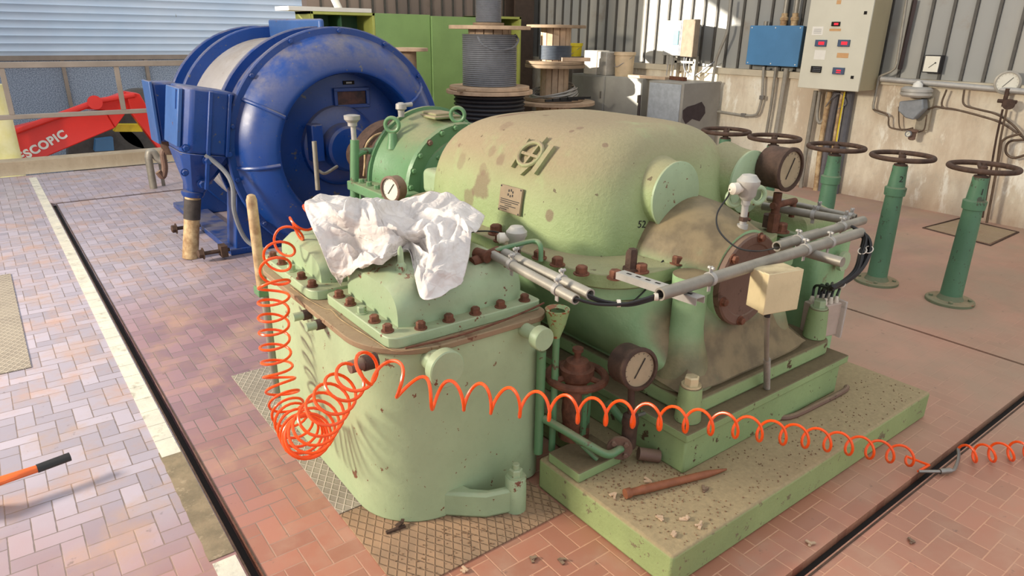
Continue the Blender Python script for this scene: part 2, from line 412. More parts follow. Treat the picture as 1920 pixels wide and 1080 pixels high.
        o = bpy.data.objects.new(name, me); scene.collection.objects.link(o)
        if parent is not None: o.parent = parent; o.location = (0, 0, 0)
        else: o.location = origin if not local else (0, 0, 0)
        if bevel:
            m = o.modifiers.new('bevel', 'BEVEL'); m.width = bevel; m.segments = bseg; m.limit_method = 'ANGLE'; m.angle_limit = math.radians(40)
        tag(o, label, cat, group, kind)
        return o
def wloc(o):
    v = Vector((0, 0, 0))
    while o is not None: v += Vector(o.location); o = o.parent
    return v
def tag(o, label=None, cat=None, group=None, kind=None):
    if label: o['label'] = label
    if cat: o['category'] = cat
    if group: o['group'] = group
    if kind: o['kind'] = kind
    return o
def thing(name, label, cat, loc=(0, 0, 0), group=None):
    o = bpy.data.objects.new(name, None); scene.collection.objects.link(o); o.location = loc; o.empty_display_size = .1
    return tag(o, label, cat, group)
def copy_tree(o, parent=None):
    c = o.copy(); scene.collection.objects.link(c)
    if parent is not None: c.parent = parent
    for ch in [x for x in bpy.data.objects if x.parent == o]: copy_tree(ch, c)
    return c
def cr(pts, k=8):     # Catmull-Rom
    P = [Vector(p) for p in pts]; P = [P[0]*2-P[1]]+P+[P[-1]*2-P[-2]]; out = []
    for i in range(1, len(P)-2):
        for j in range(k):
            t = j/k; a, b, c, d = P[i-1:i+3]
            out.append(.5*((2*b)+(c-a)*t+(2*a-5*b+4*c-d)*t*t+(3*b-a-3*c+d)*t**3))
    out.append(P[-2]); return out
def rrect(x0, x1, y0, y1, r, n=6):
    rs = r if isinstance(r, (tuple, list)) else (r,)*4   # order: (x0,y0),(x1,y0),(x1,y1),(x0,y1)
    out = []
    for (cx, cy, rr, a) in ((x0, y0, rs[0], PI), (x1, y0, rs[1], 1.5*PI), (x1, y1, rs[2], 0), (x0, y1, rs[3], .5*PI)):
        ccx = cx+(rr if cx == x0 else -rr); ccy = cy+(rr if cy == y0 else -rr)
        for i in range(n+1):
            t = a+.5*PI*i/n; out.append((ccx+rr*math.cos(t), ccy+rr*math.sin(t)))
    return out
def text_mesh(name, body, size, mat, o, xdir, ydir, parent=None, ext=.002, bold=0., align='CENTER', label=None, cat=None, spacing=1.):
    cu = bpy.data.curves.new(name, 'FONT'); cu.body = body; cu.size = size; cu.extrude = ext; cu.offset = bold; cu.space_character = spacing
    cu.align_x = align; cu.align_y = 'CENTER'
    ob = bpy.data.objects.new('tmp', cu); scene.collection.objects.link(ob)
    bpy.context.view_layer.update()
    me = bpy.data.meshes.new_from_object(ob.evaluated_get(bpy.context.evaluated_depsgraph_get()))
    bpy.data.objects.remove(ob)
    X = Vector(xdir).normalized(); Y = Vector(ydir); Y = (Y-X*Y.dot(X)).normalized(); Z = X.cross(Y)
    Mx = Matrix((X, Y, Z)).transposed().to_4x4(); Mx.translation = Vector(o)-(wloc(parent) if parent else Vector())
    me.transform(Mx); me.materials.clear(); me.materials.append(MAT[mat]); me.name = name
    t = bpy.data.objects.new(name, me); scene.collection.objects.link(t)
    if parent: t.parent = parent
    tag(t, label, cat)
    return t

UP = Vector((0, 0, 1)); XX = Vector((1, 0, 0)); YY = Vector((0, 1, 0))
#SECTION:SHELL
# ================================================================== the hall
# floor with narrow service slots
slots = [(.425, .46, -4, 8.49), (.425, 8.1, 8.43, 8.49), (.46, 8.1, .862, .902), (4.49, 4.515, .902, 8.43)]
xs = sorted({-7, 8.1, .425, .46, 4.49, 4.515}); ys = sorted({-4, 10.3, 8.43, 8.49, .862, .902})
m = MB()
def slot_at(x, y): return any(a < x < b and c < y < d for a, b, c, d in slots)
D = .045
for a in range(len(xs)-1):
    for b in range(len(ys)-1):
        x0, x1, y0, y1 = xs[a], xs[a+1], ys[b], ys[b+1]; cx, cy = (x0+x1)/2, (y0+y1)/2; sl_ = slot_at(cx, cy); z = -D if sl_ else 0
        m.add([(x0, y0, z), (x1, y0, z), (x1, y1, z), (x0, y1, z)], [(0, 1, 2, 3)])
        if a+2 < len(xs) and slot_at((xs[a+1]+xs[a+2])/2, cy) != sl_: m.add([(x1, y0, 0), (x1, y1, 0), (x1, y1, -D), (x1, y0, -D)], [(0, 1, 2, 3)])
        if b+2 < len(ys) and slot_at(cx, (ys[b+1]+ys[b+2])/2) != sl_: m.add([(x0, y1, 0), (x1, y1, 0), (x1, y1, -D), (x0, y1, -D)], [(0, 1, 2, 3)])
fl = m.build('floor', 'floor', kind='structure', smooth=0, origin=Vector((0, 0, 0)))
m = MB()
for a, b, c, d in slots: m.box((a+.004, c+.004, -.042), (b-.004, d-.004, -.034))
m.build('trim_1', 'dark', kind='structure', smooth=0)
# steel edges of the slots
m = MB(); m.box((.418, -3.9, -.03), (.425, 8.49, .003)); m.box((.46, .91, -.03), (.466, 8.43, .003)); m.box((.47, .848, -.03), (8.0, .855, .003)); m.box((.47, 8.423, -.03), (4.4, 8.43, .004))
m.build('trim_2', 'steelrust' if 'steelrust' in MAT else 'rustdark', kind='structure', smooth=0)
# cream tile strip beside the slot, with its broken-out stretch
m = MB(); y = 10.1
while y > 3.02:
    m.box((.335, y-.147, 0), (.412, y, .0035)); y -= .15
for yy in (2.12, 1.97, 1.82, 1.67): m.box((.335, yy-.147, 0), (.412, yy, .0035))
m.build('trim_3', 'striptile', kind='structure', smooth=0)
m = MB(); pts = []
yy = np.linspace(2.95, 2.14, 16)
left = [(.328+.006*random.random(), v) for k, v in enumerate(yy)]
m.prism(left+[(.415, 2.14), (.415, 2.95)], .0, .003)
m.build('trim_4', 'mortar', kind='structure', smooth=0)

# right wall: plaster dado, steel ledge, standing seam cladding
MB().box((8.02, -4, 0), (8.35, 10.3, 1.3)).build('wall_right', 'concrete', kind='structure', smooth=0)
m = MB().box((7.99, -4, 1.3), (8.3, 10.3, 1.345)); m.box((7.985, -4, 1.27), (8.02, 10.3, 1.345))
m.build('trim_5', 'ledge', kind='structure', smooth=0)
m = MB(); m.box((8.11, -4, 1.34), (8.16, 10.3, 7.))
m.build('wall_right_upper', 'clad', kind='structure', smooth=0)
m = MB(); yr = 3.257+.2075*(-34)
k = 0
while yr < 10.2:
    m.box((8.085, yr-.014, 1.345), (8.111, yr+.014, 7.)); yr += .2075
m.build('wall_right_seams', 'cladseam', kind='structure', smooth=0)
# back wall
MB().box((4.1, 10.32, 0), (8.4, 10.5, 7.)).build('wall_back', 'cladbrown', kind='structure', smooth=0)
m = MB(); xr = 4.31
while xr < 8.1:
    m.box((xr-.013, 10.295, 0), (xr+.013, 10.321, 7.)); xr += .2075
m.build('wall_back_seams', 'cladseam', kind='structure', smooth=0)
MB().box((-7, 10.32, 4.15), (4.1, 10.5, 7.)).build('wall_back_upper', 'cladbrown', kind='structure', smooth=0)
MB().box((-7, 10.32, 0), (-1.6, 10.5, 4.15)).build('wall_back_left', 'cladbrown', kind='structure', smooth=0)
# unseen left wall, its high window added to go with the fill light
m = MB(); m.box((-7.2, -4, 0), (-7., 10.5, 2.2)); m.box((-7.2, -4, 5), (-7., 10.5, 7)); m.box((-7.2, 8.5, 2.2), (-7, 10.5, 5)); m.box((-7.2, -4, 2.2), (-7, 3, 5))
m.build('wall_left', 'clad', kind='structure', smooth=0)
m = MB()
for y in (3, 4.8, 6.6, 8.4): m.box((-7.12, y, 2.2), (-7.05, y+.08, 5))
m.box((-7.12, 3, 3.5), (-7.05, 8.5, 3.58)); m.build('added_window', 'rail', kind='structure', smooth=0)
# dark column added where the far back wall lies in shadow
co = thing('shade_column', 'dark column added in the far corner for the back wall in shadow', 'column', (7.72, 9.95, 0))
m = MB(); m.box((7.52, 9.82, 0), (7.92, 9.85, 7)); m.box((7.52, 10.1, 0), (7.92, 10.13, 7)); m.box((7.7, 9.85, 0), (7.74, 10.1, 7))
m.build('web', plain('dark_shade_brown', (84, 68, 58), .6), co, smooth=0)
MB().box((7.46, 9.76, 0), (7.98, 10.19, .02)).build('base_plate', 'rustdark', co, smooth=0)

# curb and railing at the open side
MB().box((-7, 10.36, 0), (4.08, 10.62, .17)).build('trim_6', 'curb', kind='structure', bevel=.01)
ra = thing('railing', 'grey steel handrail along the open side of the hall above the concrete curb', 'railing', (1.2, 10.47, .17))
MB().box((-3.5, 10.43, 1.255), (4.07, 10.5, 1.325)).build('rail', 'rail', ra, bevel=.006)
MB().box((-3.5, 10.44, .66), (4.07, 10.49, .715)).build('rail', 'rail', ra, bevel=.006)
for x in (-2.2, -.95, .33, 1.54, 2.8):
    MB().box((x-.028, 10.44, .715), (x+.028, 10.49, 1.255)).build('post', 'rail', ra, bevel=.004)
    if x != 1.54 and x != .33: MB().box((x-.03, 10.44, .17), (x+.03, 10.49, .66)).build('post', 'rail', ra, bevel=.004)

# outside: yard, corrugated building, telescopic loader, yellow post
MB().box((-40, 10.62, -1.1), (40, 60, -1.0)).build('ground', 'asphalt', kind='structure', smooth=0)
bu = thing('corrugated_building', 'pale blue corrugated sheet building across the yard', 'building', (3, 16, -1))
m = MB(); nz_ = 26; z0, z1 = 1.22, 4.5; rr = []
for i in range(nz_*4+1):
    z = z0+(z1-z0)*i/(nz_*4); ph = (i/4) % 1; off = .0 if ph < .7 else .03
    rr.append([( -14, 15-off+.05, z), (14, 15-off+.05, z)])
vs = [p for r in rr for p in r]; m.add(vs, [(2*i, 2*i+1, 2*i+3, 2*i+2) for i in range(len(rr)-1)])
m.add([(-14, 15.3, z0), (14, 15.3, z0), (14, 15.3, z1), (-14, 15.3, z1)], [(0, 1, 2, 3)])
m.build('sheet_wall', 'louver', bu, smooth=50)
m = MB(); m.box((-14, 15.1, -1), (14, 15.3, 1.22)); m.build('glazed_band', 'frost', bu, smooth=0)
m = MB()
for x in np.arange(-13.5, 14, 1.35): m.box((x, 15.02, -1), (x+.06, 15.1, 1.22))
m.box((-14, 15.0, 1.16), (14, 15.1, 1.24)); m.build('frame_bar', 'rail', bu, smooth=0)
nb = MB().box((-30, 15, -1), (-14.2, 17, 14)); nb.build('sun_block', 'curb', label='unseen tall block added left of the hall to screen the sun', cat='building', smooth=0)  # added out of view, keeps the sun off the left side
nb = MB().box((-14., 15.4, -1), (-6.2, 16, 9)); nb.build('sun_block', 'curb', label='unseen plain block added behind the pale blue building to screen the sun', cat='building', smooth=0)  # second added blocker, limits the sun patch on the right wall

def slabY(m, pix, Y, th): return m.slab([PY(x, y, Y) for x, y in pix], YY, th)
te = thing('telescopic_loader', 'red telescopic loader with lettered boom parked in the yard outside', 'loader', (1.2, 12.4, -1))
slabY(MB(), [(-60, 262), (-60, 330), (80, 297), (216, 240), (196, 207), (150, 214), (60, 232)], 12.3, .3).build('boom', 'red', te, bevel=.015)
slabY(MB(), [(150, 204), (196, 207), (216, 240), (262, 176), (236, 172)], 12.34, .22).build('boom_extension', 'red', te, bevel=.012)
slabY(MB(), [(236, 172), (262, 176), (300, 240), (312, 300), (296, 278), (246, 212)], 12.2, .25).build('carriage_arm', 'red', te, bevel=.012)
m = MB(); m.cyl(PY(30, 246, 12.25), PY(178, 192, 12.25), .045); m.build('ram', 'red', te)
m = MB(); m.cyl(PY(178, 192, 12.1), PY(178, 192, 12.45), .10, n=20); m.build('pivot_boss', 'red', te)
MB().cyl(PY(180, 190, 12.2), PY(252, 178, 12.2), .04).build('hydraulic_cylinder', 'red', te)
slabY(MB(), [(218, 234), (262, 234), (268, 247), (215, 247)], 12.6, .2).build('yellow_guard', 'yellow', te)
m = MB(); c = PY(270, 225, 13.3); m.lathe(c, YY, [(-.2, .2), (-.2, .46), (-.16, .52), (.16, .52), (.2, .46), (.2, .2)], 40); m.build('tyre', 'tyre', te)
m = MB(); c = PY(205, 290, 13.3); m.lathe(c, YY, [(-.2, .2), (-.2, .52), (-.16, .6), (.16, .6), (.2, .52), (.2, .2)], 40); m.build('tyre', 'tyre', te)
slabY(MB(), [(180, 262), (212, 258), (214, 282), (178, 284)], 12.9, .3).build('cab_panel', 'bluebox', te)
a = PY(44, 290, 12.29); b = PY(118, 250, 12.29)
text_mesh('lettering', 'TELESCOPIC', .165, 'paper', PY(123, 250, 12.292), (b-a), UP, te, .004, .007, 'RIGHT', spacing=1.12)
m = MB(); m.cyl(PY(22, 308, 11.4)*1, PY(-12, 110, 11.4), .13, n=24)
yp = MB(); p0 = PY(20, 320, 11.6); yp.cyl((p0.x, p0.y, -1.0), (p0.x, p0.y, 1.0), .16, n=28)
yp.build('bollard', 'paleyellow', label='pale yellow painted round post just outside the curb at the far left', cat='post')
#SECTION:FLOORTHINGS
# ------------------------------------------------------------------ floor plates, hatch
def plate(lo, hi, mat, label, holes=None):
    return MB().box((lo[0], lo[1], 0.0), (hi[0], hi[1], .006)).build('chequer_plate', mat, label=label, cat='floor plate', bevel=.001, smooth=0)
plate((.797, 2.106), (1.515, 3.49), 'checkergrey', 'dark chequered floor plate under the left side of the green gear case')
plate((.797, 1.605), (1.515, 2.10), 'checker', 'tan chequered floor plate before the green gear case, a clip on it')
plate((-.72, 4.22), (-.045, 6.09), 'checkergrey', 'grey chequered floor plate set in the pale tiles at the left edge')
ht = thing('floor_hatch', 'square dusty hatch cover in the floor near the right wall where copper tubes go down', 'hatch', (7.5, 2.4, 0))
MB().slab([PZ(1735, 428), PZ(1855, 458), PZ(1905, 436), PZ(1800, 412)], UP, .006).build('cover', paint('dusty_hatch', (160, 134, 110), .9, .2), ht)
m = MB(); q = [PZ(1731, 428), PZ(1856, 461), PZ(1909, 436), PZ(1799, 410)]
m.tube(q, .012, 6, closed=True); m.build('rim', 'rustdark', ht)

# ------------------------------------------------------------------ plinth and steel base
pl = MB().prism([(1.525, 1.095), (3.42, 1.095), (3.42, 3.5), (1.78, 3.5), (1.78, 1.79), (1.525, 1.79)], 0, .14)
pl.build('concrete_plinth', 'plinth', label='low green painted concrete plinth carrying the compressor, dusty and chipped', cat='plinth', bevel=.012)
sb = thing('steel_baseplate', 'green stepped steel base between the plinth and the compressor feet', 'machine base', (2.45, 2.3, .14))
MB().box((1.91, 1.375, .14), (3.04, 3.4, .287)).build('base_body', 'base', sb, bevel=.008)
MB().box((1.90, 1.365, .287), (3.09, 3.42, .325)).build('top_flange', 'base', sb, bevel=.006)
MB().box((1.54, 1.57, .14), (1.77, 1.75, .185)).build('pump_pad', 'base', label='small square steel pad on the plinth under the rusty valve', cat='pad', bevel=.006)

AX, AZ = 2.42, .80     # shaft axis
#SECTION:COMPRESSOR
# ------------------------------------------------------------------ compressor
cp = thing('compressor', 'large dust covered green cast compressor with domed casing and two round end covers', 'compressor', (AX, 2.4, .345))
def sup(n, hx0, hx1, hy0, hy1, cx, cy, z, e):
    out = []
    for i in range(n):
        a = 2*PI*i/n; c, s = math.cos(a), math.sin(a)
        x = (abs(c)**e)*(hx1 if c > 0 else -hx0); y = (abs(s)**e)*(hy1 if s > 0 else -hy0)
        out.append((cx+x, cy+y, z))
    return out
# dome
Z0, HH = .86, .51
rings = []
NV = 44
for k in range(NV+1):
    v = PI/2*(1-(1-k/NV)**1.6); s, c = math.sin(v), max(math.cos(v), 0)
    z = Z0+HH*s**.85
    fx = c**.5; fyf = c**.24; fyb = c**.62
    if k == NV: fx = fyf = fyb = .02
    rings.append(sup(96, .56*fx, .56*fx, .645*fyf, .86*fyb, AX, 2.55, z, .5))
dome = MB().loft(rings).build('upper_casing', 'dome', cp, smooth=60)
# split flange
fo = sup(96, .66, .66, .80, .98, AX, 2.5, 0, .36)
m = MB(); m.loft([[(x, y, .80) for x, y, _ in fo], [(x, y, .862) for x, y, _ in fo]]); m.build('split_flange', 'dome', cp, bevel=.006)
fo2 = sup(96, .64, .64, .78, .97, AX, 2.5, 0, .36)
m = MB(); m.loft([[(x, y, .74) for x, y, _ in fo2], [(x, y, .797) for x, y, _ in fo2]]); m.build('lower_flange', 'lower', cp, bevel=.006)
# lower casing
def lrow(z, x0, x1, y0, y1, e): return sup(96, AX-x0, x1-AX, 2.4-y0, y1-2.4, AX, 2.4, z, e)
rows = [lrow(.33, 2.02, 3.0, 1.46, 3.35, .25), lrow(.41, 2.03, 2.99, 1.47, 3.34, .28), lrow(.45, 1.985, 2.96, 1.505, 3.33, .32), lrow(.50, 1.94, 2.93, 1.55, 3.33, .36),
        lrow(.58, 1.89, 2.92, 1.60, 3.35, .40), lrow(.66, 1.85, 2.93, 1.645, 3.38, .42), lrow(.72, 1.82, 2.96, 1.665, 3.4, .42), lrow(.745, 1.81, 2.98, 1.67, 3.4, .42)]
MB().loft(rows).build('lower_casing', 'lower', cp, smooth=40)
MB().prism(rrect(2.0, 3.04, 1.435, 3.38, .05), .325, .40).build('foot_slab', 'base', cp, bevel=.012)
# bearing housing
m = MB(); m.lathe((AX, 1.56, AZ), YY, [(0, .204), (.02, .212), (.06, .225), (.12, .25), (.22, .28), (.45, .30)], 48)
m.build('bearing_housing', MAT['lower'], cp, smooth=50)
rows = [[(AX+sx*w_, y, z) for (sx, y) in ()] for w_, z in ()]
m = MB(); R_ = []
for z, hw, y0 in ((.425, .44, 1.45), (.45, .40, 1.47), (.52, .33, 1.52), (.60, .27, 1.555), (.70, .23, 1.57), (.80, .22, 1.575)):
    R_.append([(AX-hw, y0+.02, z), (AX-hw*.6, y0, z), (AX+hw*.6, y0, z), (AX+hw, y0+.02, z), (AX+hw*.9, 1.9, z), (AX-hw*.9, 1.9, z)])
m.loft(R_); m.build('bearing_pedestal', 'lower', cp, smooth=50)
# bosses under the flange either side of the bearing
for x, y, r in ((2.13, 1.60, .07), (2.74, 1.62, .07)):
    m = MB(); m.lathe((x, y, .40), UP, [(0, r*1.9), (.06, r*1.65), (.12, r*1.35), (.18, r*1.08), (.24, r*.96), (.39, r*.95), (.395, r*1.1), (.46, r*1.1)], 28); m.build('flange_boss', 'lower', cp, smooth=50)
dsc = MB(); dsc.lathe((AX, 1.562, AZ-.005), -YY, [(0, .198), (.028, .198), (.034, .19), (.034, .158), (.03, .153), (.03, .001)], 56)
dsc = dsc.build('end_cover', 'brown', cp, smooth=30)
m = MB()
for k in range(6):
    a = PI*k/3+.35; MB().hexa((AX+.18*math.cos(a), 1.528, AZ+.18*math.sin(a)), -YY, .016, .02).build('bolt', 'boltred', cp)
# nozzle covers on the casing end
def nozzle(px, py, Y, r, back, label):
    c = PY(px, py, Y); m = MB(); m.lathe(c+YY*back, -YY, [(0, r*1.16), (back*.45, r*1.04), (back*.8, r*1.0), (back, r*.99), (back+.004, r*.95)], 48)
    return m.build('nozzle', 'dome', cp, smooth=50), c
n1, c1 = nozzle(1264, 367, 1.875, .145, .12, None)
n2, c2 = nozzle(1402, 341, 1.88, .147, .15, None)
for c in (c1, c2):
    m = MB(); m.lathe(c-YY*.002, -YY, [(0, .149), (.010, .149), (.013, .143), (.013, .001)], 48); m.build('round_cover', MAT['green'], cp)
# flange bolts
def on_flange(px, py, r=.024, h=.034, mat='boltred'):
    p = PZ(px, py, .862); MB().hexa(p, UP, r, h).build('bolt', mat, cp)
for px, py in ((1153, 522), (1090, 514), (1045, 497), (1011, 484), (938, 452), (1202, 510), (1300, 488), (1270, 494), (1470, 414)): on_flange(px, py)
for px, py, h in ((1183, 508, .09), (1181, 506, .08)): on_flange(px, py, .022, h, 'rustdark')
for x, y in ((2.98, 1.75), (3.03, 2.0), (3.03, 2.3), (3.03, 2.6), (3.0, 2.9)): MB().hexa((x, y, .862), UP, .028, .045).build('bolt', 'boltred', cp)
for y in (2.5, 2.8, 3.1): MB().hexa((1.82, y, .862), UP, .028, .045).build('bolt', 'boltred', cp)
# foot bolt bosses
for p, zb in (((1.995, 1.445), .325), ((2.985, 1.50), .40), ((2.98, 3.2), .40)):
    b = MB(); b.lathe((p[0], p[1], zb), UP, [(0, .052), (.12, .045), (.15, .043)], 28); b = b.build('foot_boss', 'base', cp, bevel=.004)
    MB().hexa(Vector((p[0], p[1], zb+.15)), UP, .029, .04).build('anchor_nut', 'cream' if zb < .35 else 'green', cp)
bpy.context.view_layer.update()
deps = bpy.context.evaluated_depsgraph_get()
def bvh_of(o):
    me = o.data; mw = wloc(o)
    return BVHTree.FromPolygons([Vector(v.co)+mw for v in me.vertices], [tuple(p.vertices) for p in me.polygons])
dome_bvh = bvh_of(dome)
def on_dome(px, py):
    h = dome_bvh.ray_cast(CC, _ray(px, py)); return (h[0], h[1]) if h[0] else (PX(px, py, 1.9), -XX)
# cast monogram: an upright ring crossed by an H
mg = MB()
def bar(p, q, wd=.022, hh=.022, k=6):
    P = [on_dome(p[0]+(q[0]-p[0])*i/k, p[1]+(q[1]-p[1])*i/k) for i in range(k+1)]
    for (a, na), (b, nb_) in zip(P[:-1], P[1:]):
        n = (na+nb_).normalized(); t = (b-a); L = t.length; t.normalize(); n = (n-t*n.dot(t)).normalized(); s = n.cross(t)
        mg.cbox((a+b)/2+n*(hh*.35), (L*1.12, wd, hh), axes=(t, s, n))
bar((993, 265), (962, 312), .03, .026); bar((1039, 278), (1005, 325), .03, .026); bar((981, 288), (1019, 300), .013)
bar((1026, 262), (1013, 277)); bar((996, 312), (980, 326)); bar((1013, 277), (985, 312), .012)
ring = []
for i in range(28):
    a = 2*PI*i/28; u = math.cos(a)*18; v = math.sin(a)*25
    ring.append((999+math.cos(a)*19-math.sin(a)*12, 292.5+math.cos(a)*4+math.sin(a)*20))
P = [on_dome(*q) for q in ring]
mg.tube([a+n*.018 for a, n in P], .010, 8, closed=True)
mg.build('cast_monogram', 'dome', cp)
# maker's plate
pc, pn = on_dome(963, 374)
ul, ur, lr_, ll = [on_dome(*q)[0] for q in ((949, 347), (990, 358), (974, 403), (935, 391))]
n = (ur-ul).cross(ll-ul).normalized(); n = n if n.dot(CC-pc) > 0 else -n
cen = (ul+ur+lr_+ll)/4+n*.012
t = ((ur-ul)+(lr_-ll)).normalized(); s = n.cross(t).normalized()
np_ = MB(); np_.cbox(cen, ((ur-ul).length, (ul-ll).length, .012), axes=(t, s, n)); np_ = np_.build('nameplate', 'platedark', cp, bevel=.002)
w_, h_ = (ur-ul).length, (ul-ll).length
m = MB()
for r_, (a, b) in enumerate(((-.42, .44), (-.42, .40), (-.42, .1), (-.2, .3), (-.42, 0.), (-.42, -.1))):
    m.cbox(cen+n*.0065+t*((a+b)/2*w_)+s*(-.02-.075*r_)*h_, ((b-a)*w_, h_*.03, .001), axes=(t, s, n))
for (x, y) in ((-.08, .33), (.02, .36), (.1, .3), (-.1, .18), (.0, .14), (.1, .17)): m.cbox(cen+n*.0065+t*x*w_+s*y*h_, (w_*.05, h_*.09, .001), axes=(t, s, n))
m.build('engraving', 'ink', cp)
for (x, y) in ((-.45, .45), (.45, .45), (.45, -.45), (-.45, -.45)):
    m = MB(); m.lathe(cen+t*x*w_+s*y*h_+n*.005, n, [(0, .004), (.003, .004)], 10); m.build('rivet', 'ink', cp)
p, n = on_dome(1203, 421); tdir = XX*.35-YY; text_mesh('painted_number', '52', .045, 'ink', p+n*.002, tdir-n*tdir.dot(n), UP, cp, .0008)
# small nozzles & eyes on bearing housing
p = PX(1376, 405, AX-.02); MB().torus(Vector((AX-.03, p.y, 1.13)), YY*1+XX*.5, .032, .011).build('lifting_eye', 'green', cp)
m = MB(); m.torus((AX+.13, p.y, 1.12), YY+XX*.3, .034, .011).build('lifting_eye', 'green', cp)

# stains where the paint on the dome has gone brown
def stains(mat, cs, col):
    nt = mat.node_tree; b = nt.nodes['Principled BSDF']; src = b.inputs['Base Color'].links[0].from_socket
    g = nt.nodes.new('ShaderNodeNewGeometry'); nz2 = nt.nodes.new('ShaderNodeTexNoise'); nz2.inputs['Scale'].default_value = 14; nz2.inputs['Detail'].default_value = 4
    nt.links.new(g.outputs['Position'], nz2.inputs['Vector'])
    for c, r, st in cs:
        d = nt.nodes.new('ShaderNodeVectorMath'); d.operation = 'DISTANCE'; nt.links.new(g.outputs['Position'], d.inputs[0]); d.inputs[1].default_value = c
        a = nt.nodes.new('ShaderNodeMath'); a.operation = 'MULTIPLY_ADD'; nt.links.new(nz2.outputs[0], a.inputs[0]); a.inputs[1].default_value = r*1.6; nt.links.new(d.outputs['Value'], a.inputs[2])
        m_ = nt.nodes.new('ShaderNodeMapRange'); m_.interpolation_type = 'SMOOTHSTEP'; nt.links.new(a.outputs[0], m_.inputs[0]); m_.inputs[1].default_value = r*1.9; m_.inputs[2].default_value = r*1.5; m_.inputs[3].default_value = 0; m_.inputs[4].default_value = st
        x = nt.nodes.new('ShaderNodeMix'); x.data_type = 'RGBA'; nt.links.new(m_.outputs[0], x.inputs[0]); nt.links.new(src, x.inputs[6]); x.inputs[7].default_value = srgb(col); src = x.outputs[2]
    nt.links.new(src, b.inputs['Base Color'])
stains(MAT['dome'], [(on_dome(x, y)[0], r, st) for x, y, r, st in ((1030, 404, .028, .75), (903, 348, .075, .7), (878, 372, .05, .55), (938, 299, .035, .55), (922, 284, .03, .4), (906, 318, .03, .4), (948, 236, .04, .4), (1088, 240, .018, .6), (1135, 272, .016, .7), (1072, 246, .012, .7), (866, 300, .04, .35))], (122, 96, 80))
#SECTION:GEARCASE
# ------------------------------------------------------------------ front gear case
gc = thing('gear_case', 'tall pale green box shaped casing with rounded corner and bolted covers, cloth lying on top', 'gear case', (1.2, 2.4, 0))
out = rrect(.885, 1.60, 1.85, 3.08, (.26, .07, .1, .14), 12)
MB().prism([(min(x, 1.50) if False else x, y) for x, y in out], .006, .715).build('body', paint('green_gearcase_enamel', (170, 188, 148), .4, .14, (120, 78, 56), .42, bumpy=.25), gc, bevel=.006, smooth=40)
out2 = rrect(.872, 1.615, 1.838, 3.095, (.27, .08, .11, .15), 12)
MB().prism(out2, .715, .737).build('top_flange', paint('rusty_dusty_flange', (150, 124, 96), .7, .5, (108, 70, 50), .8, nz=(.1, .6)), gc, bevel=.003, smooth=40)
GM = MAT['green']
def barrel(x0, x1, y0, y1, z0, h, yr=.35):
    # cover humped along x: half barrel ends towards -x
    rows = []; N = 14
    ny = 24
    m = MB(); secs = []
    for i in range(N+1):
        t = i/N; x = x0+(x1-x0)*t
        e = min(1., t/.10); e2 = min(1., (1-t)/.12); sc = min(math.sin(PI/2*e)**.5 if e < 1 else 1, math.sin(PI/2*e2)**.5 if e2 < 1 else 1)
        sc = .80+.2*sc
        r = []
        for j in range(ny+1):
            a = PI*j/ny; c, s = math.cos(a), math.sin(a)
            yy_ = (y0+y1)/2 - (y1-y0)/2*math.copysign(abs(c)**.55, c)*(sc*.5+.5)
            r.append((x, yy_, z0+h*sc*abs(s)**.6))
        secs.append(r)
    n = ny+1; vs = [p for r in secs for p in r]
    fs = [(k*n+j, k*n+j+1, (k+1)*n+j+1, (k+1)*n+j) for k in range(N) for j in range(ny)]
    fs += [tuple(range(n)), tuple(N*n+j for j in reversed(range(n)))]
    fs += [(k*n, (k+1)*n, (k+1)*n+ny, k*n+ny) for k in range(N)]
    return m.add(vs, fs)
def cover(x0, x1, y0, y1, h, bolts, gap=.0):
    c = MB().prism(rrect(x0, x1, y0, y1, (.05, .02, .02, .03), 3), .737, .777).build('cover', 'green', gc, bevel=.004, smooth=30)
    b = barrel(x0+.075, x1-.04, y0+.06, y1-.03, .777, h).build('hump', 'green', c, smooth=50)
    for (x, y, mt, s) in bolts:
        MB().hexa((x, y, .777), UP, .017*s, .026*s).build('bolt', mt, c)
    return c
b1 = [(.975+.0*i, 2.37-.1*i, 'boltred' if i != 2 else 'green', 1) for i in range(5)]+[(1.08+.115*i, 1.925, 'boltred', 1) for i in range(5)]
cov1 = cover(.945, 1.60, 1.895, 2.44, .16, b1)
b2 = [(.935, 3.0-.115*i, 'boltred' if i != 2 else 'green', 1) for i in range(5)]
cov2 = cover(.905, 1.58, 2.47, 3.06, .13, b2)
# vent stud on the front cover
m = MB(); p = PZ(752, 506, .935); m.lathe((p.x, p.y, .925), UP, [(0, .022), (.03, .02), (.04, .012), (.085, .010), (.10, .004)], 16); m.build('stud', 'green', gc)
# stub pipes on the left side
def stub(px, py, r, L, mat='green', X=.885):
    p = PX(px, py, X); m = MB(); m.cyl(p+XX*.01, p-XX*(L*.45), r*1.25, n=14); m.build('stub_nut', 'rustdark', gc); MB().cyl(p-XX*L*.4, p-XX*L, r, n=14).build('stub_pipe', mat, gc)
stub(582, 588, .017, .07); stub(607, 606, .017, .07); stub(700, 676, .022, .085, 'brown')
# round blind caps facing the viewer
def cap(px, py, r, y0, y1, mat='green'):
    p = PY(px, py, y1); m = MB(); m.lathe((p.x, y0, p.z), -YY, [(0, r*.62), (y0-y1-.035, r*.6), (y0-y1-.034, r), (y0-y1, r), (y0-y1+.004, r*.94)], 36); m.build('blind_cap', mat, gc)
cap(839, 693, .067, 1.87, 1.76); 
p = PY(1020, 637, 1.74); cap(1020, 637, .045, 1.86, 1.73)
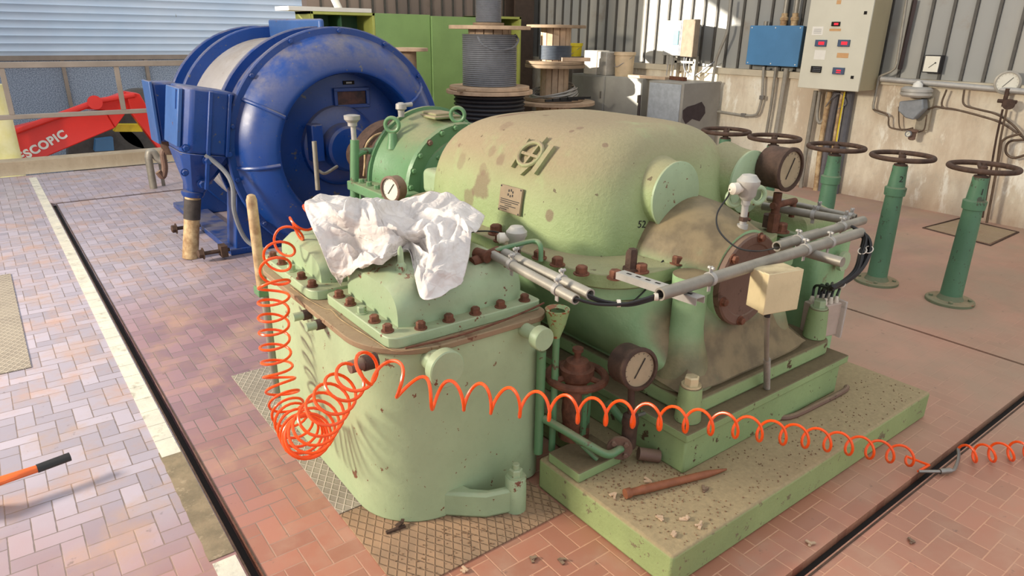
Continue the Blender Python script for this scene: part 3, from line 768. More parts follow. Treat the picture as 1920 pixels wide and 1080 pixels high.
# anchor lug
lg = PZ(966, 952, .006)
m = MB(); m.prism([(lg.x-.26, 1.862), (lg.x-.19, 1.80), (lg.x-.13, lg.y+.015), (lg.x-.02, lg.y-.022), (lg.x, lg.y+.01), (lg.x-.10, lg.y+.04), (lg.x-.15, 1.82), (lg.x-.16, 1.862)], .006, .115); m.build('anchor_web', GM, gc, bevel=.012)
MB().lathe((lg.x, lg.y, .006), UP, [(0, .042), (.145, .041), (.15, .038)], 28).build('anchor_lug', 'green', gc)
b = MB(); b.hexa((lg.x, lg.y, .156), UP, .026, .032); b.lathe((lg.x, lg.y, .18), UP, [(0, .014), (.028, .014), (.03, .012)], 12); b.build('anchor_nut', 'green', gc)
# joint wire lying along the flange
q = [PZ(x, y, .742) for x, y in ((545, 538), (575, 560), (608, 578), (622, 582), (640, 600), (700, 637), (735, 657), (775, 656), (800, 652))]
MB().tube(cr(q, 4), .0011, 5).build('joint_wire', 'tan', label='thin pale wire lying along the rusty rim of the green gear case', cat='wire')
#SECTION:DRIVE
# ------------------------------------------------------------------ coupling housing (green drum between compressor and motor)
gh = thing('coupling_housing', 'round green bolted gear housing with two lifting eyes between blue motor and dome', 'gear housing', (AX, 4., .3))
Yf, Yb = 3.70, 4.12
m = MB(); m.lathe((AX, Yf, AZ), YY, [(0, .40), (.025, .41), (.03, .375), (.06, .37), (.30, .43), (Yb-Yf-.03, .455), (Yb-Yf-.03, .475), (Yb-Yf, .475), (Yb-Yf+.01, .40)], 64)
m.build('drum', 'gear', gh, smooth=35)
m = MB(); m.lathe((AX, Yf, AZ), -YY, [(0, .315), (.012, .31), (.03, .26), (.05, .18), (.07, .13), (.3, .13)], 56); m.build('front_cover', 'gear', gh, smooth=40)
for k in range(14):
    a = PI*(-.05+k*1.1/13); MB().hexa((AX-.385*math.cos(a), Yf, AZ+.385*math.sin(a)), -YY, .015, .02).build('bolt', 'gear' if k % 4 else 'brown', gh)
for k in range(8):
    a = PI*(-.05+k*1.1/7); MB().hexa((AX-.285*math.cos(a), Yf-.012, AZ+.285*math.sin(a)), -YY, .013, .018).build('bolt', 'gear' if k % 3 else 'rust', gh)
for px, py, y_ in ((735, 234, 4.0), (858, 215, 3.78)):
    p = PY(px, py, y_)
    m = MB(); m.lathe((p.x, p.y, p.z-.15), UP, [(0, .042), (.05, .032), (.10, .026)], 20); m.torus((p.x, p.y, p.z), YY+XX*.9, .044, .0125, 30, 10); m.build('lifting_eye', 'gear', gh)
p = PX(812, 207, AX)
m = MB(); m.cbox((AX, 3.98, 1.225), (.20, .24, .02), .0); m.cbox((AX, 3.98, 1.24), (.15, .18, .02)); m.build('inspection_lid', MAT['dome'], gh, bevel=.008)
# split line flanges with bolts
m = MB(); m.box((AX-.58, 3.62, .76), (AX-.36, 4.2, .82)); m.box((AX-.56, 3.45, .70), (AX-.3, 3.62, .78)); m.build('split_flange', 'gear', gh, bevel=.008)
for y_ in (3.66, 3.76, 3.86, 3.97, 4.08, 4.17):
    MB().hexa((AX-.53, y_, .82), UP, .018, .025).build('bolt', 'gear', gh)
m = MB(); m.box((AX-.5, 3.5, .14), (AX+.5, 4.25, .76)); m.build('lower_half', 'gear', gh, bevel=.02)
m = MB(); m.lathe((AX-.22, 3.45, .93), -YY*.0+UP, [(-.12, .12), (0, .115), (.06, .09), (.075, .06)], 28); m.build('oil_cap_dome', MAT['green'], gh, smooth=50)
# neck ring between housing and dome
MB().lathe((AX, 3.38, AZ), YY, [(0, .33), (.04, .335), (.05, .29), (.16, .28), (.17, .2)], 56).build('shaft_seal_ring', 'dome', gh)
bc = PY(838, 338, 3.42)
m = MB(); m.cbox((bc.x, 3.44, bc.z-.02), (.15, .30, .15)); m.build('bearing_cover', 'green', gh, bevel=.035, bseg=4)
for px_, py_ in ((786, 372), (806, 376), (828, 374)):
    q = PY(px_, py_, 3.42); MB().hexa((q.x, q.y, q.z-.02), UP, .018, .028).build('bolt', 'brown', gh)
q = PY(752, 204, 4.05); m = MB(); m.lathe(q-UP*.05, UP, [(0, .02), (.04, .022), (.05, .036), (.08, .034), (.09, .015)], 16); m.cyl(q+UP*.02, q+UP*.025+XX*.08, .014, n=10); m.build('sensor_cap', 'cablepale', gh)
# shaft coupling, brown
sc_ = thing('shaft_coupling', 'round brown rusty shaft coupling between the blue motor and green gear housing', 'coupling', (AX, 4.6, .4))
MB().lathe((AX, 4.2, AZ), YY, [(0, .12), (.2, .12), (.2, .30), (.27, .315), (.30, .25), (.33, .25), (.36, .325), (.50, .33), (.54, .30), (.54, .13), (1.0, .13)], 56).build('flange_pair', 'rustdark', sc_)
for k in range(10):
    a = 2*PI*k/10; MB().hexa((AX+.27*math.cos(a), 4.56, AZ+.27*math.sin(a)), -YY, .018, .022, False).build('bolt', 'rust', sc_)
# breather pipe at the left with grey cap
bp = thing('breather_pipe', 'upright green breather pipe with pale cap left of the round gear housing', 'pipe', (1.72, 4.2, .3))
B = lambda x, y: PY(x, y, 4.15)
MB().cyl(B(665, 372), B(665, 262), .03, .028).build('standpipe', 'gear', bp)
MB().cyl(B(664, 262), B(662, 236), .017).build('nipple', 'cablepale', bp)
m = MB(); q = B(661, 236); m.lathe(q, UP, [(0, .03), (.02, .03), (.04, .05), (.065, .052), (.07, .03)], 18); m.build('cap', 'cablepale', bp)
m = MB(); m.tube(cr([B(667, 292), B(680, 284), B(700, 283)], 5), .022, 10); m.build('branch', 'gear', bp)
tb = MB(); tb.tube(cr([PY(722, 248, 4.25), PY(700, 256, 4.25), PY(686, 275, 4.25), PY(684, 310, 4.25), PY(682, 330, 4.25)], 6), .008, 8)
tb.build('bent_tube', 'tan', label='thin tan bent tube in front of the brown coupling', cat='tube')
# dial gauge in front of the housing
def gauge(name, c, d, r, th, rim, face, label, stem=None, tilt=0, needle=True, cat='gauge'):
    c = Vector(c); d = Vector(d).normalized(); g = thing(name, label, cat, c-UP*r)
    m = MB(); m.lathe(c, d, [(-th, r*.93), (-th*.9, r), (-.006, r), (-.004, r*1.06), (.008, r*1.06), (.012, r*.98), (.012, r*.88), (.0, r*.86)], 44, cap=False)
    m.lathe(c-d*th, d, [(0, r*.93), (.002, .001)], 44, cap=False)
    m.build('case', rim, g, smooth=40)
    MB().lathe(c, d, [(-.003, r*.875), (.001, r*.875)], 44).build('dial', face, g)
    X = UP.cross(d).normalized(); Y = d.cross(X)
    if needle:
        a = .9+tilt; v = X*math.cos(a)+Y*math.sin(a); s = d.cross(v)
        MB().cbox(c+d*.004+v*r*.05, (r*1.1, r*.045, .002), axes=(v, s, d)).build('needle', 'ink', g)
        m = MB()
        for k in range(13):
            a = -.7+k*(PI+1.4)/12; v = X*math.cos(a)+Y*math.sin(a); s = d.cross(v); m.cbox(c+d*.0016+v*r*.76, (r*.08, r*.018, .0008), axes=(v, s, d))
        m.build('scale_marks', 'ink', g)
    return g
gg = gauge('dial_gauge', PY(733, 355, 3.35), -XX*.95-YY*.30, .07, .06, 'brown', 'dial', 'small white dial gauge in front of the round green gear housing, half hidden by cloth')

# ------------------------------------------------------------------ blue electric motor
mo = thing('electric_motor', 'big royal blue electric motor drum with flared end bell behind the green machine', 'motor', (AX, 6.6, 0))
Y0 = 5.52; R = .955; CZ = .815
m = MB(); m.lathe((AX, Y0, CZ), YY, [(.05, .86), (.3, .86), (.42, .85), (1.9, .85), (2.3, .8), (2.42, .6), (2.43, .05)], 96, cap=False)
m.build('shell', 'shell', mo, smooth=40)
for y_, w2 in ((0., .05), (.36, .05), (1.55, .06), (1.95, .06)):
    MB().lathe((AX, Y0+y_, CZ), YY, [(0, .80), (0, R-.01), (.008, R), (w2-.008, R), (w2, R-.01), (w2, .80), (0, .80)], 96, cap=False).build('rib_ring', 'blue', mo, smooth=30)
MB().lathe((AX, Y0+.05, CZ), YY, [(0, .80), (0, .885), (.31, .885), (.31, .8), (0, .8)], 96, cap=False).build('front_band', 'blue', mo)
MB().lathe((AX, Y0+1.61, CZ), YY, [(0, .80), (0, .87), (.34, .87), (.34, .8), (0, .8)], 96, cap=False).build('rear_band', 'blue', mo)
m = MB(); m.lathe((AX, Y0, CZ), -YY, [(0, .90), (.02, .885), (.07, .86), (.14, .80), (.185, .72), (.20, .66), (.205, .63), (.20, .615), (.17, .605), (-.12, .60), (-.12, .3)], 96, cap=False)
m.build('end_bell', 'blue', mo, smooth=50)
m = MB(); m.lathe((AX, Y0+.10, CZ), -YY, [(0, .62), (.01, .62), (.012, .34), (.05, .33), (.07, .30), (.09, .20), (.22, .19), (.24, .17)], 64); m.build('inner_end_shield', 'blue', mo, smooth=30)
for a in (math.radians(152), math.radians(186), math.radians(33)):
    m = MB(); v = Vector((math.cos(a), 0, math.sin(a))); s = v.cross(YY)
    pts = []
    prof = [(0, .90), (.02, .885), (.07, .86), (.14, .80), (.185, .72), (.20, .66), (.205, .63)]
    c0 = Vector((AX, Y0, CZ)); P = [c0-YY*h+v*r for h, r in prof]
    m.tube([p_-YY*.004 for p_ in P], .016, 8); m.build('seam_rib', 'blue', mo)
for k in range(14):
    a = 2*PI*k/14+.2; MB().hexa((AX+.925*math.cos(a), Y0, CZ+.925*math.sin(a)), -YY, .018, .02).build('bolt', 'blue', mo)
# window and little plate on the end shield
wc = PY(659, 183, Y0+.08)
m = MB()
for dx, dz, sx, sz in ((0, .068, .32, .03), (0, -.068, .32, .03), (-.145, 0, .03, .13), (.145, 0, .03, .13)): m.cbox((wc.x+dx, Y0+.075, wc.z+dz), (sx, .03, sz))
m.build('window_frame', 'blue', mo, bevel=.004)
MB().cbox((wc.x, Y0+.085, wc.z), (.27, .01, .11)).build('window_opening', plain('copper_windings', (96, 60, 52), .5, .2, .3, 12, col2=(30, 26, 30)), mo)
wc = PY(654, 155, Y0+.08); MB().cbox((wc.x, Y0+.083, wc.z), (.10, .008, .03)).build('rating_plate', 'dark', mo); MB().cbox((wc.x, Y0+.078, wc.z), (.05, .004, .014)).build('rating_mark', 'steel', mo)
MB().cbox((AX-.26, Y0-.03, CZ+.06), (.10, .12, .30)).build('bearing_bracket', 'blue', mo, bevel=.01)
# lifting lug plate on top
q0 = PY(505, 28, Y0+1.0)
m = MB(); m.cbox((AX+.02, Y0+.95, CZ+.93), (.05, 1.25, .17)); m.build('lifting_plate', 'bluelight', mo, bevel=.02)
# feet
for y_ in (.12, 1.62):
    m = MB(); m.slab([(AX-.96, Y0+y_, 0.0), (AX+.96, Y0+y_, 0.0), (AX+.9, Y0+y_, .5), (AX+.5, Y0+y_, .7), (AX-.5, Y0+y_, .7), (AX-.9, Y0+y_, .5)], YY, .25)
    m.build('support_foot', 'blue', mo, bevel=.01)
for sx in (-1, 1): MB().box((AX+sx*.89-.11, Y0+.1, 0), (AX+sx*.89+.11, Y0+2.1, .05)).build('foot_rail', 'blue', mo, bevel=.005)
for y_ in (.06, .95):
    q = Vector((AX-1.02, Y0+y_, .07)); m = MB(); m.cyl(q, q-XX*.22, .016, n=12); m.hexa(q-XX*.2, -XX, .035, .04); m.cbox(q-XX*.05, (.05, .10, .09)); m.build('jacking_bolt', 'rustdark', mo)

# terminal box with cable cone
tc = PZ(357, 484, 0)
tx = thing('terminal_box', 'faceted blue terminal box beside the blue motor, tapering to a floor pipe', 'electrical box', (tc.x+.02, tc.y, 0))
tx_c = Vector((tc.x+.0, tc.y, 0))
def hexout(cx, cy, a, b, ch): return [(cx-a, cy-b+ch), (cx-a+ch, cy-b), (cx+a-ch, cy-b), (cx+a, cy-b+ch), (cx+a, cy+b-ch), (cx+a-ch, cy+b), (cx-a+ch, cy+b), (cx-a, cy+b-ch)]
bx, by = tc.x+.04, tc.y
o1 = hexout(bx, by, .19, .24, .06); r1 = [(x, y, .86) for x, y in o1]; r2 = [(x, y, 1.34) for x, y in o1]
MB().loft([r1, r2]).build('box_body', 'blue', tx, bevel=.02, smooth=30)
o0 = hexout(bx-.02, by, .065, .07, .03)
MB().loft([[(x, y, .54) for x, y in o0], [(x, y, .60) for x, y in hexout(bx-.02, by, .08, .09, .03)], r1]).build('cable_cone', 'blue', tx, bevel=.008, smooth=30)
MB().box((bx-.215, by-.20, .90), (bx-.185, by+.2, 1.32)).build('side_cover', 'bluelight', tx, bevel=.006)
MB().box((bx-.225, by-.16, 1.17), (bx-.212, by-.06, 1.31)).build('paper_tag', 'bluelight', tx)
m = MB(); m.box((bx-.02, by-.265, .60), (bx+.01, by-.235, 1.33)); m.box((bx+.12, by-.262, .86), (bx+.145, by-.235, 1.33)); m.build('rib', 'blue', tx, bevel=.006)
for z in (.82, .62): MB().hexa((bx, by-.24 if z > .7 else by-.12, z), -YY, .03, .03).build('bolt', 'blue', tx)
for (x_, z) in ((.15, .88), (-.16, .9), (-.16, .72)): MB().hexa((bx+x_, by-.235, z), -YY, .022, .025).build('bolt', 'blue', tx)
m = MB(); m.lathe((tc.x, tc.y, .50), UP, [(0, .075), (.02, .085), (.04, .085), (.05, .06)], 24); m.build('collar', 'blue', tx)
m = MB(); m.lathe((tc.x, tc.y, .0), UP, [(0, .060), (.50, .058)], 28); pp = m.build('floor_pipe', 'tan', tx)
MB().lathe((tc.x, tc.y, .32), UP, [(0, .062), (.16, .062)], 28).build('pipe_sleeve', plain('tar_wrapped_sleeve', (74, 66, 62), .7, 0, .3), tx)
# arm from box to motor
MB().box((bx+.18, by-.18, .90), (AX-.8, by+.18, 1.22)).build('bridge', 'blue', tx, bevel=.01)
tx.rotation_euler = (0, math.radians(10.), 0)
# second smaller box further left
jc = PY(309, 208, 6.5)
jb = thing('junction_box', 'smaller blue junction box on the far left of the blue motor with brown hanging cables', 'electrical box', (jc.x, 6.5, .6))
MB().box((jc.x-.09, 6.38, jc.z-.24), (jc.x+.10, 6.62, jc.z+.24)).build('box_body', 'blue', jb, bevel=.02)
MB().box((jc.x-.115, 6.36, jc.z-.25), (jc.x-.09, 6.64, jc.z+.25)).build('side_cover', 'bluelight', jb, bevel=.006)
MB().box((jc.x+.10, 6.42, jc.z-.1), (AX-.78, 6.58, jc.z+.1)).build('bracket', 'blue', jb, bevel=.006)
m = MB(); m.lathe((jc.x, 6.5, jc.z-.24), -UP, [(0, .09), (.08, .07), (.12, .06)], 20); m.build('gland', 'rustdark', jb)
z = jc.z-.36
g0 = PZ(288, 353, 0); g1 = PZ(307, 348, 0)
m = MB(); m.tube(cr([(jc.x, 6.5, z+.05), PY(306, 285, 6.5), PY(309, 315, 6.5), PY(305, 331, 6.5), PY(296, 322, 6.5)], 6), .026, 10); m.build('cable', 'brown', jb)
cd = thing('floor_conduit', 'pale bent conduit hook standing on the floor left of the blue motor', 'conduit', (g0.x, g0.y, 0))
MB().cyl((g0.x, g0.y, 0), (g0.x, g0.y, .36), .04).build('upright', 'galvdark', cd)
MB().cyl((g1.x, g1.y, 0), (g1.x, g1.y, .34), .02).build('upright', 'galvdark', cd)
MB().tube(cr([(g0.x, g0.y, .34), (g0.x+.02, g0.y, .41), (g0.x+.06, g0.y, .40), (g0.x+.10, g0.y, .33), (g0.x+.17, g0.y-.03, .28)], 6), .042, 12).build('elbow', 'galv', cd)
# hanging cable loop off the motor side
MB().tube(cr([PY(385, 290, 5.5), PY(420, 320, 5.45), PY(436, 350, 5.4), PY(440, 400, 5.4), PY(462, 450, 5.4), PY(500, 470, 5.3), PY(540, 480, 5.2), PY(575, 458, 5.1)], 8), .018, 8).build('motor_cable', 'cable', label='dark grey cable drooping down the left front of the blue motor', cat='cable')
# thin thermometer rod in front of the end bell
tr = thing('thermometer_rod', 'slim grey thermometer rod standing in front of the blue motor end', 'rod', PY(597, 370, 5.0))
MB().cyl(PY(596, 356, 5.0), PY(589, 265, 5.0), .018).build('rod', 'galvdark', tr)
MB().tube(cr([PY(597, 320, 5.0), PY(610, 325, 5.0), PY(632, 312, 5.1)], 6), .012, 8).build('arm', 'galvdark', tr)

# tan painted rod left of the gear case
rp = PZ(520, 745, 0)
rp = rp+XX*.05
rd = thing('measuring_rod', 'upright tan painted steel rod standing at the left side of the gear case', 'rod', (rp.x-.05, rp.y, 0))
MB().lathe((rp.x-.06, rp.y, .58), UP, [(0, .024), (.44, .024), (.46, .018), (.465, .01)], 18).build('rod_head', 'tan', rd)
MB().lathe((rp.x-.05, rp.y, .006), UP, [(0, .02), (.57, .02)], 18).build('rod_stem', 'galvdark', rd)
MB().box((rp.x-.09, rp.y-.04, .56), (rp.x-.01, rp.y+.04, .60)).build('bracket', 'gear', rd, bevel=.006)
#SECTION:PIPING
# ------------------------------------------------------------------ small fittings round the compressor
def conduit(p, q, r, label, mat='galv', straps=()):
    p, q = Vector(p), Vector(q); d = (q-p).normalized(); c = thing('conduit', label, 'conduit', (p+q)/2-UP*r)
    L = (q-p).length
    m = MB(); m.lathe(p, d, [(0, r*.72), (0, r), (L, r), (L, r*.72), (L-.05, r*.70)], 20, cap=False); m.lathe(p, d, [(0, r*.72), (.06, r*.7), (.06, .001)], 20, cap=False); m.build('tube', mat, c)
    for t in straps:
        a = p+d*(L*t); m = MB(); m.lathe(a, d, [(-.009, r), (-.009, r+.004), (.009, r+.004), (.009, r)], 18, cap=False)
        s = d.cross(UP).normalized(); m.cbox(a+UP*(r+.012), (.016, .004, .024), axes=(d, s, UP)); m.cbox(a-UP*(r+.012), (.016, .004, .024), axes=(d, s, UP))
        m.lathe(a+UP*(r+.018), s, [(-.012, .006), (.012, .006)], 8); m.build('strap', 'cablepale', c)
    return c
conduit(PZ(938, 470, .95), PZ(1107, 552, .95), .019, 'upper of the two parallel grey conduits slanting over the green gear case', straps=(.2, .72))
conduit(PZ(925, 478, .95), PZ(1080, 562, .94), .0175, 'lower of the two parallel grey conduits slanting over the green gear case', straps=(.25, .8))
conduit(PZ(1237, 552, .955), PZ(1614, 436, .955), .022, 'long grey conduit crossing in front of the brown end cover, lower of the pair', 'galvdark', straps=(.2, .66, .8))
conduit(PZ(1456, 462, .97), PZ(1618, 413, .97), .020, 'short grey conduit with white open end above the long conduit', 'galvdark', straps=(.22, .72))
conduit(PZ(1440, 372, .96), PZ(1605, 407, .96), .014, 'thin farther conduit of the pair running back past the brown gauge', 'galvdark', straps=(.6, .95))
conduit(PZ(1430, 386, .95), PZ(1594, 414, .95), .020, 'thicker nearer conduit of the pair running back past the brown gauge', 'galvdark', straps=(.6, .95))
# slotted bracket
a, b = PZ(1163, 509, .915), PZ(1314, 558, .93); d = (b-a).normalized(); s = UP.cross(d).normalized()
br = thing('slotted_bracket', 'pale slotted steel channel bracket bolted to the casing flange beneath the long conduit', 'bracket', (a+b)/2-UP*.02)
L = (b-a).length; m = MB(); m.cbox((a+b)/2, (L, .042, .003), axes=(d, s, UP)); m.cbox((a+b)/2+s*.021-UP*.012, (L, .003, .026), axes=(d, s, UP)); m.cbox((a+b)/2-s*.021-UP*.012, (L, .003, .026), axes=(d, s, UP)); m.build('channel', 'cablepale', br)
m = MB()
for k in range(7): m.cbox(a+d*(L*(.12+.125*k))+UP*.002, (.022, .009, .001), axes=(d, s, UP))
m.build('slot', 'dark', br)
a, b = PZ(1330, 528, .93), PZ(1590, 462, .92)
MB().cyl(PZ(1500, 470, .93), PZ(1580, 492, .93), .02).build('conduit_tail', 'galvdark', label='short dusty conduit tail under the crossing conduits at right', cat='conduit')
MB().box((2.6, 1.50, .93), (2.9, 1.53, .945)).build('cross_rail', 'galvdark', label='flat steel rail under the crossing conduits', cat='rail')

# temperature transmitters
def transmitter(p, up, side, label, s=1., stem=.12, stemdir=None):
    p = Vector(p); up = Vector(up).normalized(); side = Vector(side).normalized(); sd = Vector(stemdir).normalized() if stemdir else -up
    t = thing('transmitter', label, 'transmitter', p+sd*stem)
    m = MB(); m.lathe(p, up, [(-.05*s, .02*s), (-.03*s, .036*s), (.0, .038*s), (.012*s, .046*s), (.03*s, .046*s), (.036*s, .04*s), (.052*s, .028*s), (.056*s, .01*s)], 24); m.build('head', 'grey', t, smooth=40)
    m = MB(); m.lathe(p+side*.03*s, side, [(0, .018*s), (.02*s, .018*s), (.02*s, .024*s), (.045*s, .024*s), (.055*s, .012*s)], 16); m.build('cable_gland', 'white', t)
    m = MB(); m.lathe(p, sd, [(.045*s, .012*s), (.05*s, .018*s), (.07*s, .018*s), (.07*s, .014*s), (stem*.8, .014*s), (stem*.8, .022*s), (stem, .022*s)], 14); m.build('stem', 'steel' if s < 1 else 'cablepale', t)
    m = MB(); q = p+sd*stem*.72; m.hexa(q, -sd, .02*s, .02*s, False); m.build('hex_nut', 'rustdark', t); return t
AY = PX(1398, 412, AX-.02).y
pT = PX(1402, 352, AX-.01)
transmitter((pT.x, pT.y, pT.z), UP, -XX+YY*.3, 'grey transmitter head standing upright on the bearing housing before the right round cover', 1., .19)
bS, _ = on_dome(1226, 449); pS = PD(1288, 472, depth(bS)-.115)
MB().cyl(bS+(bS-pS)*.05, bS+(pS-bS)*.22, .03, .022, 8).build('instrument_boss', 'brown', cp)
transmitter(pS, pS-bS, XX*-.6-UP*.45-YY*.25, 'grey transmitter head sticking out sideways from the casing below the left round cover', .85, (pS-bS).length*.8, bS-pS)
pU = PZ(968, 470, .9)
transmitter((pU.x, pU.y, .955), UP, -XX*.8+YY*.5, 'grey transmitter head low on the flange between the cloth and the casing', .95, .09)
# sensor leads
MB().tube(cr([pT+(-XX+YY*.3).normalized()*.085, PD(1365, 368, depth(pT)), PD(1345, 400, depth(pT)-.05), PD(1348, 432, depth(pT)-.15), PD(1380, 463, depth(pT)-.25), PD(1420, 471, depth(pT)-.3), PZ(1459, 464, .97)], 8), .0035, 6).build('sensor_lead', 'black', label='thin black lead looping from the upright transmitter into the white conduit end', cat='cable')
MB().tube(cr([PD(1262, 478, depth(pS)), PD(1245, 487, depth(pS)-.02), PD(1228, 510, depth(pS)-.05), PD(1213, 540, depth(pS)-.1), PD(1180, 572, depth(pS)-.2)], 8), .0035, 6).build('sensor_lead', 'black', label='thin black lead dropping from the sideways transmitter to the bundle below', cat='cable')
MB().tube(cr([PZ(948, 440, .96), PZ(925, 434, .95), PZ(893, 434, .96), PZ(870, 440, .97)], 8), .0035, 6).build('sensor_lead', 'black', label='thin black lead running from the low transmitter under the cloth', cat='cable')
# black cables between conduit ends
a = PZ(1100, 552, .95); b = PZ(1245, 550, .955)
cb = thing('cable_pair', 'sagging black cables tied with white ties between the open conduit ends', 'cable', (a+b)/2-UP*.04)
for k, (dz, dy) in enumerate(((0, 0), (.006, .004), (-.006, .003))):
    st = PZ(1075, 562, .94) if k == 1 else a
    MB().tube(cr([st+UP*dz, st.lerp(b, .25)-UP*(.026-dz), st.lerp(b, .55)-UP*(.034-dz), st.lerp(b, .8)-UP*(.02-dz), b+UP*dz+XX*.02], 8), .0055, 7).build('cable', 'black', cb)
for f_ in (.42, .9):
    q = a.lerp(b, f_)-UP*(.033 if f_ < .8 else .012); MB().lathe(q-(b-a).normalized()*.006, b-a, [(0, .013), (.012, .013)], 12).build('cable_tie', 'white', cb)
# copper pipe over the flange near the cloth
MB().tube(cr([PZ(928, 470, .96), PZ(960, 461, .975), PZ(1000, 452, .99), PZ(1013, 460, .98), PZ(1014, 490, .92)], 7), .0095, 10).build('bent_pipe', 'gear', label='thin greenish bent pipe arching over the flange beside the low transmitter', cat='pipe')
m = MB(); m.cyl(PZ(885, 492, .93), PZ(935, 470, .955), .02, n=14); m.cyl(PZ(893, 475, .95), PZ(915, 482, .95), .024, n=14); m.build('pipe_coupling', 'rust', label='rusty pipe union lying on the flange just right of the cloth', cat='pipe fitting')
# white junction box hanging under the long conduit
wc = PY(1447, 538, 1.30); tz = .0
ju = thing('sensor_junction_box', 'cream square junction box in front of the brown end cover with dusty top', 'electrical box', wc-UP*.08)
ax = (Vector((.90, -.43, 0)), Vector((.43, .90, 0)), UP)
ax = (Vector((.97, -.24, 0)), Vector((.24, .97, 0)), UP)
MB().cbox(wc, (.155, .075, .15), axes=ax).build('box_body', 'cream', ju, bevel=.004)
MB().cbox(wc-ax[1]*.045, (.163, .03, .158), axes=ax).build('lid', 'cream', ju, bevel=.003)
MB().cyl(wc-UP*.075, wc-UP*.12, .011).build('gland', 'black', ju)
q0 = wc-UP*.10; q3 = PZ(1437, 775, .145)
fc = thing('flexible_conduit', 'ribbed grey flexible conduit dropping from the cream junction box to the plinth', 'conduit', q3)
MB().tube(cr([q0, q0.lerp(q3, .25)-XX*.006, q0.lerp(q3, .5)], 6), .010, 10).build('upper_hose', 'galvdark', fc)
pts = [q0.lerp(q3, .42+.4*i/60) for i in range(61)]; MB().tube(pts, [.012 if i % 2 else .0145 for i in range(61)], 10).build('ribbed_hose', 'galvdark', fc)
MB().cyl(q0.lerp(q3, .80), q3, .016).build('lower_sleeve', 'cable', fc)
MB().tube(cr([PZ(1440, 778, .15), PZ(1480, 782, .15), PZ(1540, 755, .15), PZ(1582, 733, .15), PZ(1588, 725, .15)], 6), .013, 8).build('ground_conduit', 'brown', label='dusty conduit lying on the plinth along the right foot of the steel base', cat='conduit')
# cable bundle to the gland box
gb = PZ(1541, 600, .52)
tbx = thing('gland_box', 'clear lidded terminal box with a row of white glands at the right of the compressor', 'electrical box', PZ(1560, 640, .42))
c0 = PZ(1540, 592, .50)
gx = (Vector((.97, -.24, 0)), Vector((.24, .97, 0)), UP)
c0 = PY(1538, 596, 1.53)
MB().cbox(c0, (.155, .09, .17), axes=gx).build('box_body', plain('grey_pink_plastic', (186, 166, 152), .45, 0, .08), tbx, bevel=.006)
MB().cbox(c0-gx[1]*.006+gx[0]*.085, (.014, .12, .19), axes=gx).build('clear_edge', 'clear', tbx, bevel=.004)
gl = []
for r_ in range(2):
    for k in range(4):
        p = c0+gx[0]*(-.055+.036*k)+gx[1]*(-.025+.045*r_)+UP*.085
        MB().lathe(p, UP, [(0, .013), (.012, .013), (.012, .010), (.026, .010), (.032, .006)], 12).build('gland', 'white', tbx); gl.append(p+UP*.03)
bn = thing('cable_bundle', 'bundle of black cables looping from the crossed conduits to the white glands', 'cable', c0+UP*.2)
kd = depth(PZ(1614, 436, .955))
for k, p in enumerate(gl):
    o = Vector((random.uniform(-.012, .012), random.uniform(-.012, .012), random.uniform(-.012, .012)))
    kk = k % 2
    P = [PD(1598+12*kk, 425+8*kk, kd)+o*.6, PD(1622+6*kk, 442+6*kk, kd-.01)+o, PD(1630-14*(1-kk), 475, kd-.02)+o, PD(1612-6*(1-kk), 508, kd-.03)+o, PD(1580, 530, kd-.04)+o*.7, PD(1558, 540, kd-.05)+o*.8, p+UP*.05+XX*.012, p]
    MB().tube(cr(P, 8), .0062, 8).build('cable', 'black', bn)
for px, py in ((1577, 533), (1617, 470), (1629, 468)): 
    q = PD(px, py, kd-.03); MB().torus(q, XX*.6-UP*.5, .017, .0025, 16, 6).build('cable_tie', 'white', bn)

# auxiliary oil casing on the far right side
ox = thing('oil_casing', 'green oil casing with bolted lid on the right side behind the conduits', 'casing', (3.35, 2.1, .14))
MB().prism(rrect(3.13, 3.45, 1.62, 2.75, .04), .142, .80).build('body', 'lower', ox, bevel=.01)
MB().prism(rrect(3.11, 3.49, 1.60, 2.8, .04), .80, .835).build('lid_flange', 'green', ox, bevel=.005)
barrel(3.14, 3.46, 1.72, 2.7, .835, .11).build('lid_hump', 'dome', ox, smooth=50)
for k in range(6): MB().hexa((3.15+.06*k, 1.655, .835), UP, .014, .02).build('bolt', 'boltred', ox)
cap_ = PY(1590, 466, 1.58)
m = MB(); m.lathe((3.30, 1.62, .70), -YY, [(0, .03), (.03, .03), (.03, .05), (.05, .05)], 24); m.build('drain_cap', 'green', ox)
# brown round gauge (upper right)
ga = gauge('round_gauge', PX(1480, 318, 2.95), -YY*1.-XX*.03, .097, .12, 'rustdark', 'dialdirty', 'large round brown gauge behind the right round cover of the dome', tilt=.2)
gc_ = PX(1465, 322, 2.95)
m = MB(); m.cyl(gc_-UP*.10, gc_-UP*.30, .02, n=12); m.cyl(gc_-UP*.16-XX*.03, gc_-UP*.16+XX*.16, .016, n=12); m.cyl(gc_-UP*.16+XX*.15, gc_-UP*.24+XX*.15, .014, n=12); m.cyl(gc_-UP*.2, gc_-UP*.29, .03, n=6)
m.build('gauge_pipework', 'rust', label='rusty stem and valve cluster below the round brown gauge at upper right', cat='pipe fitting')
m = MB(); q = PZ(1445, 425, .88); m.cyl(q, q+UP*.06, .045, n=6); m.cyl(q-XX*.14+YY*.1, q-XX*.14+YY*.1+UP*.04, .03, n=6); m.build('flange_nut', 'rustdark', label='big dark nut on the casing flange right of the upright transmitter', cat='nut')

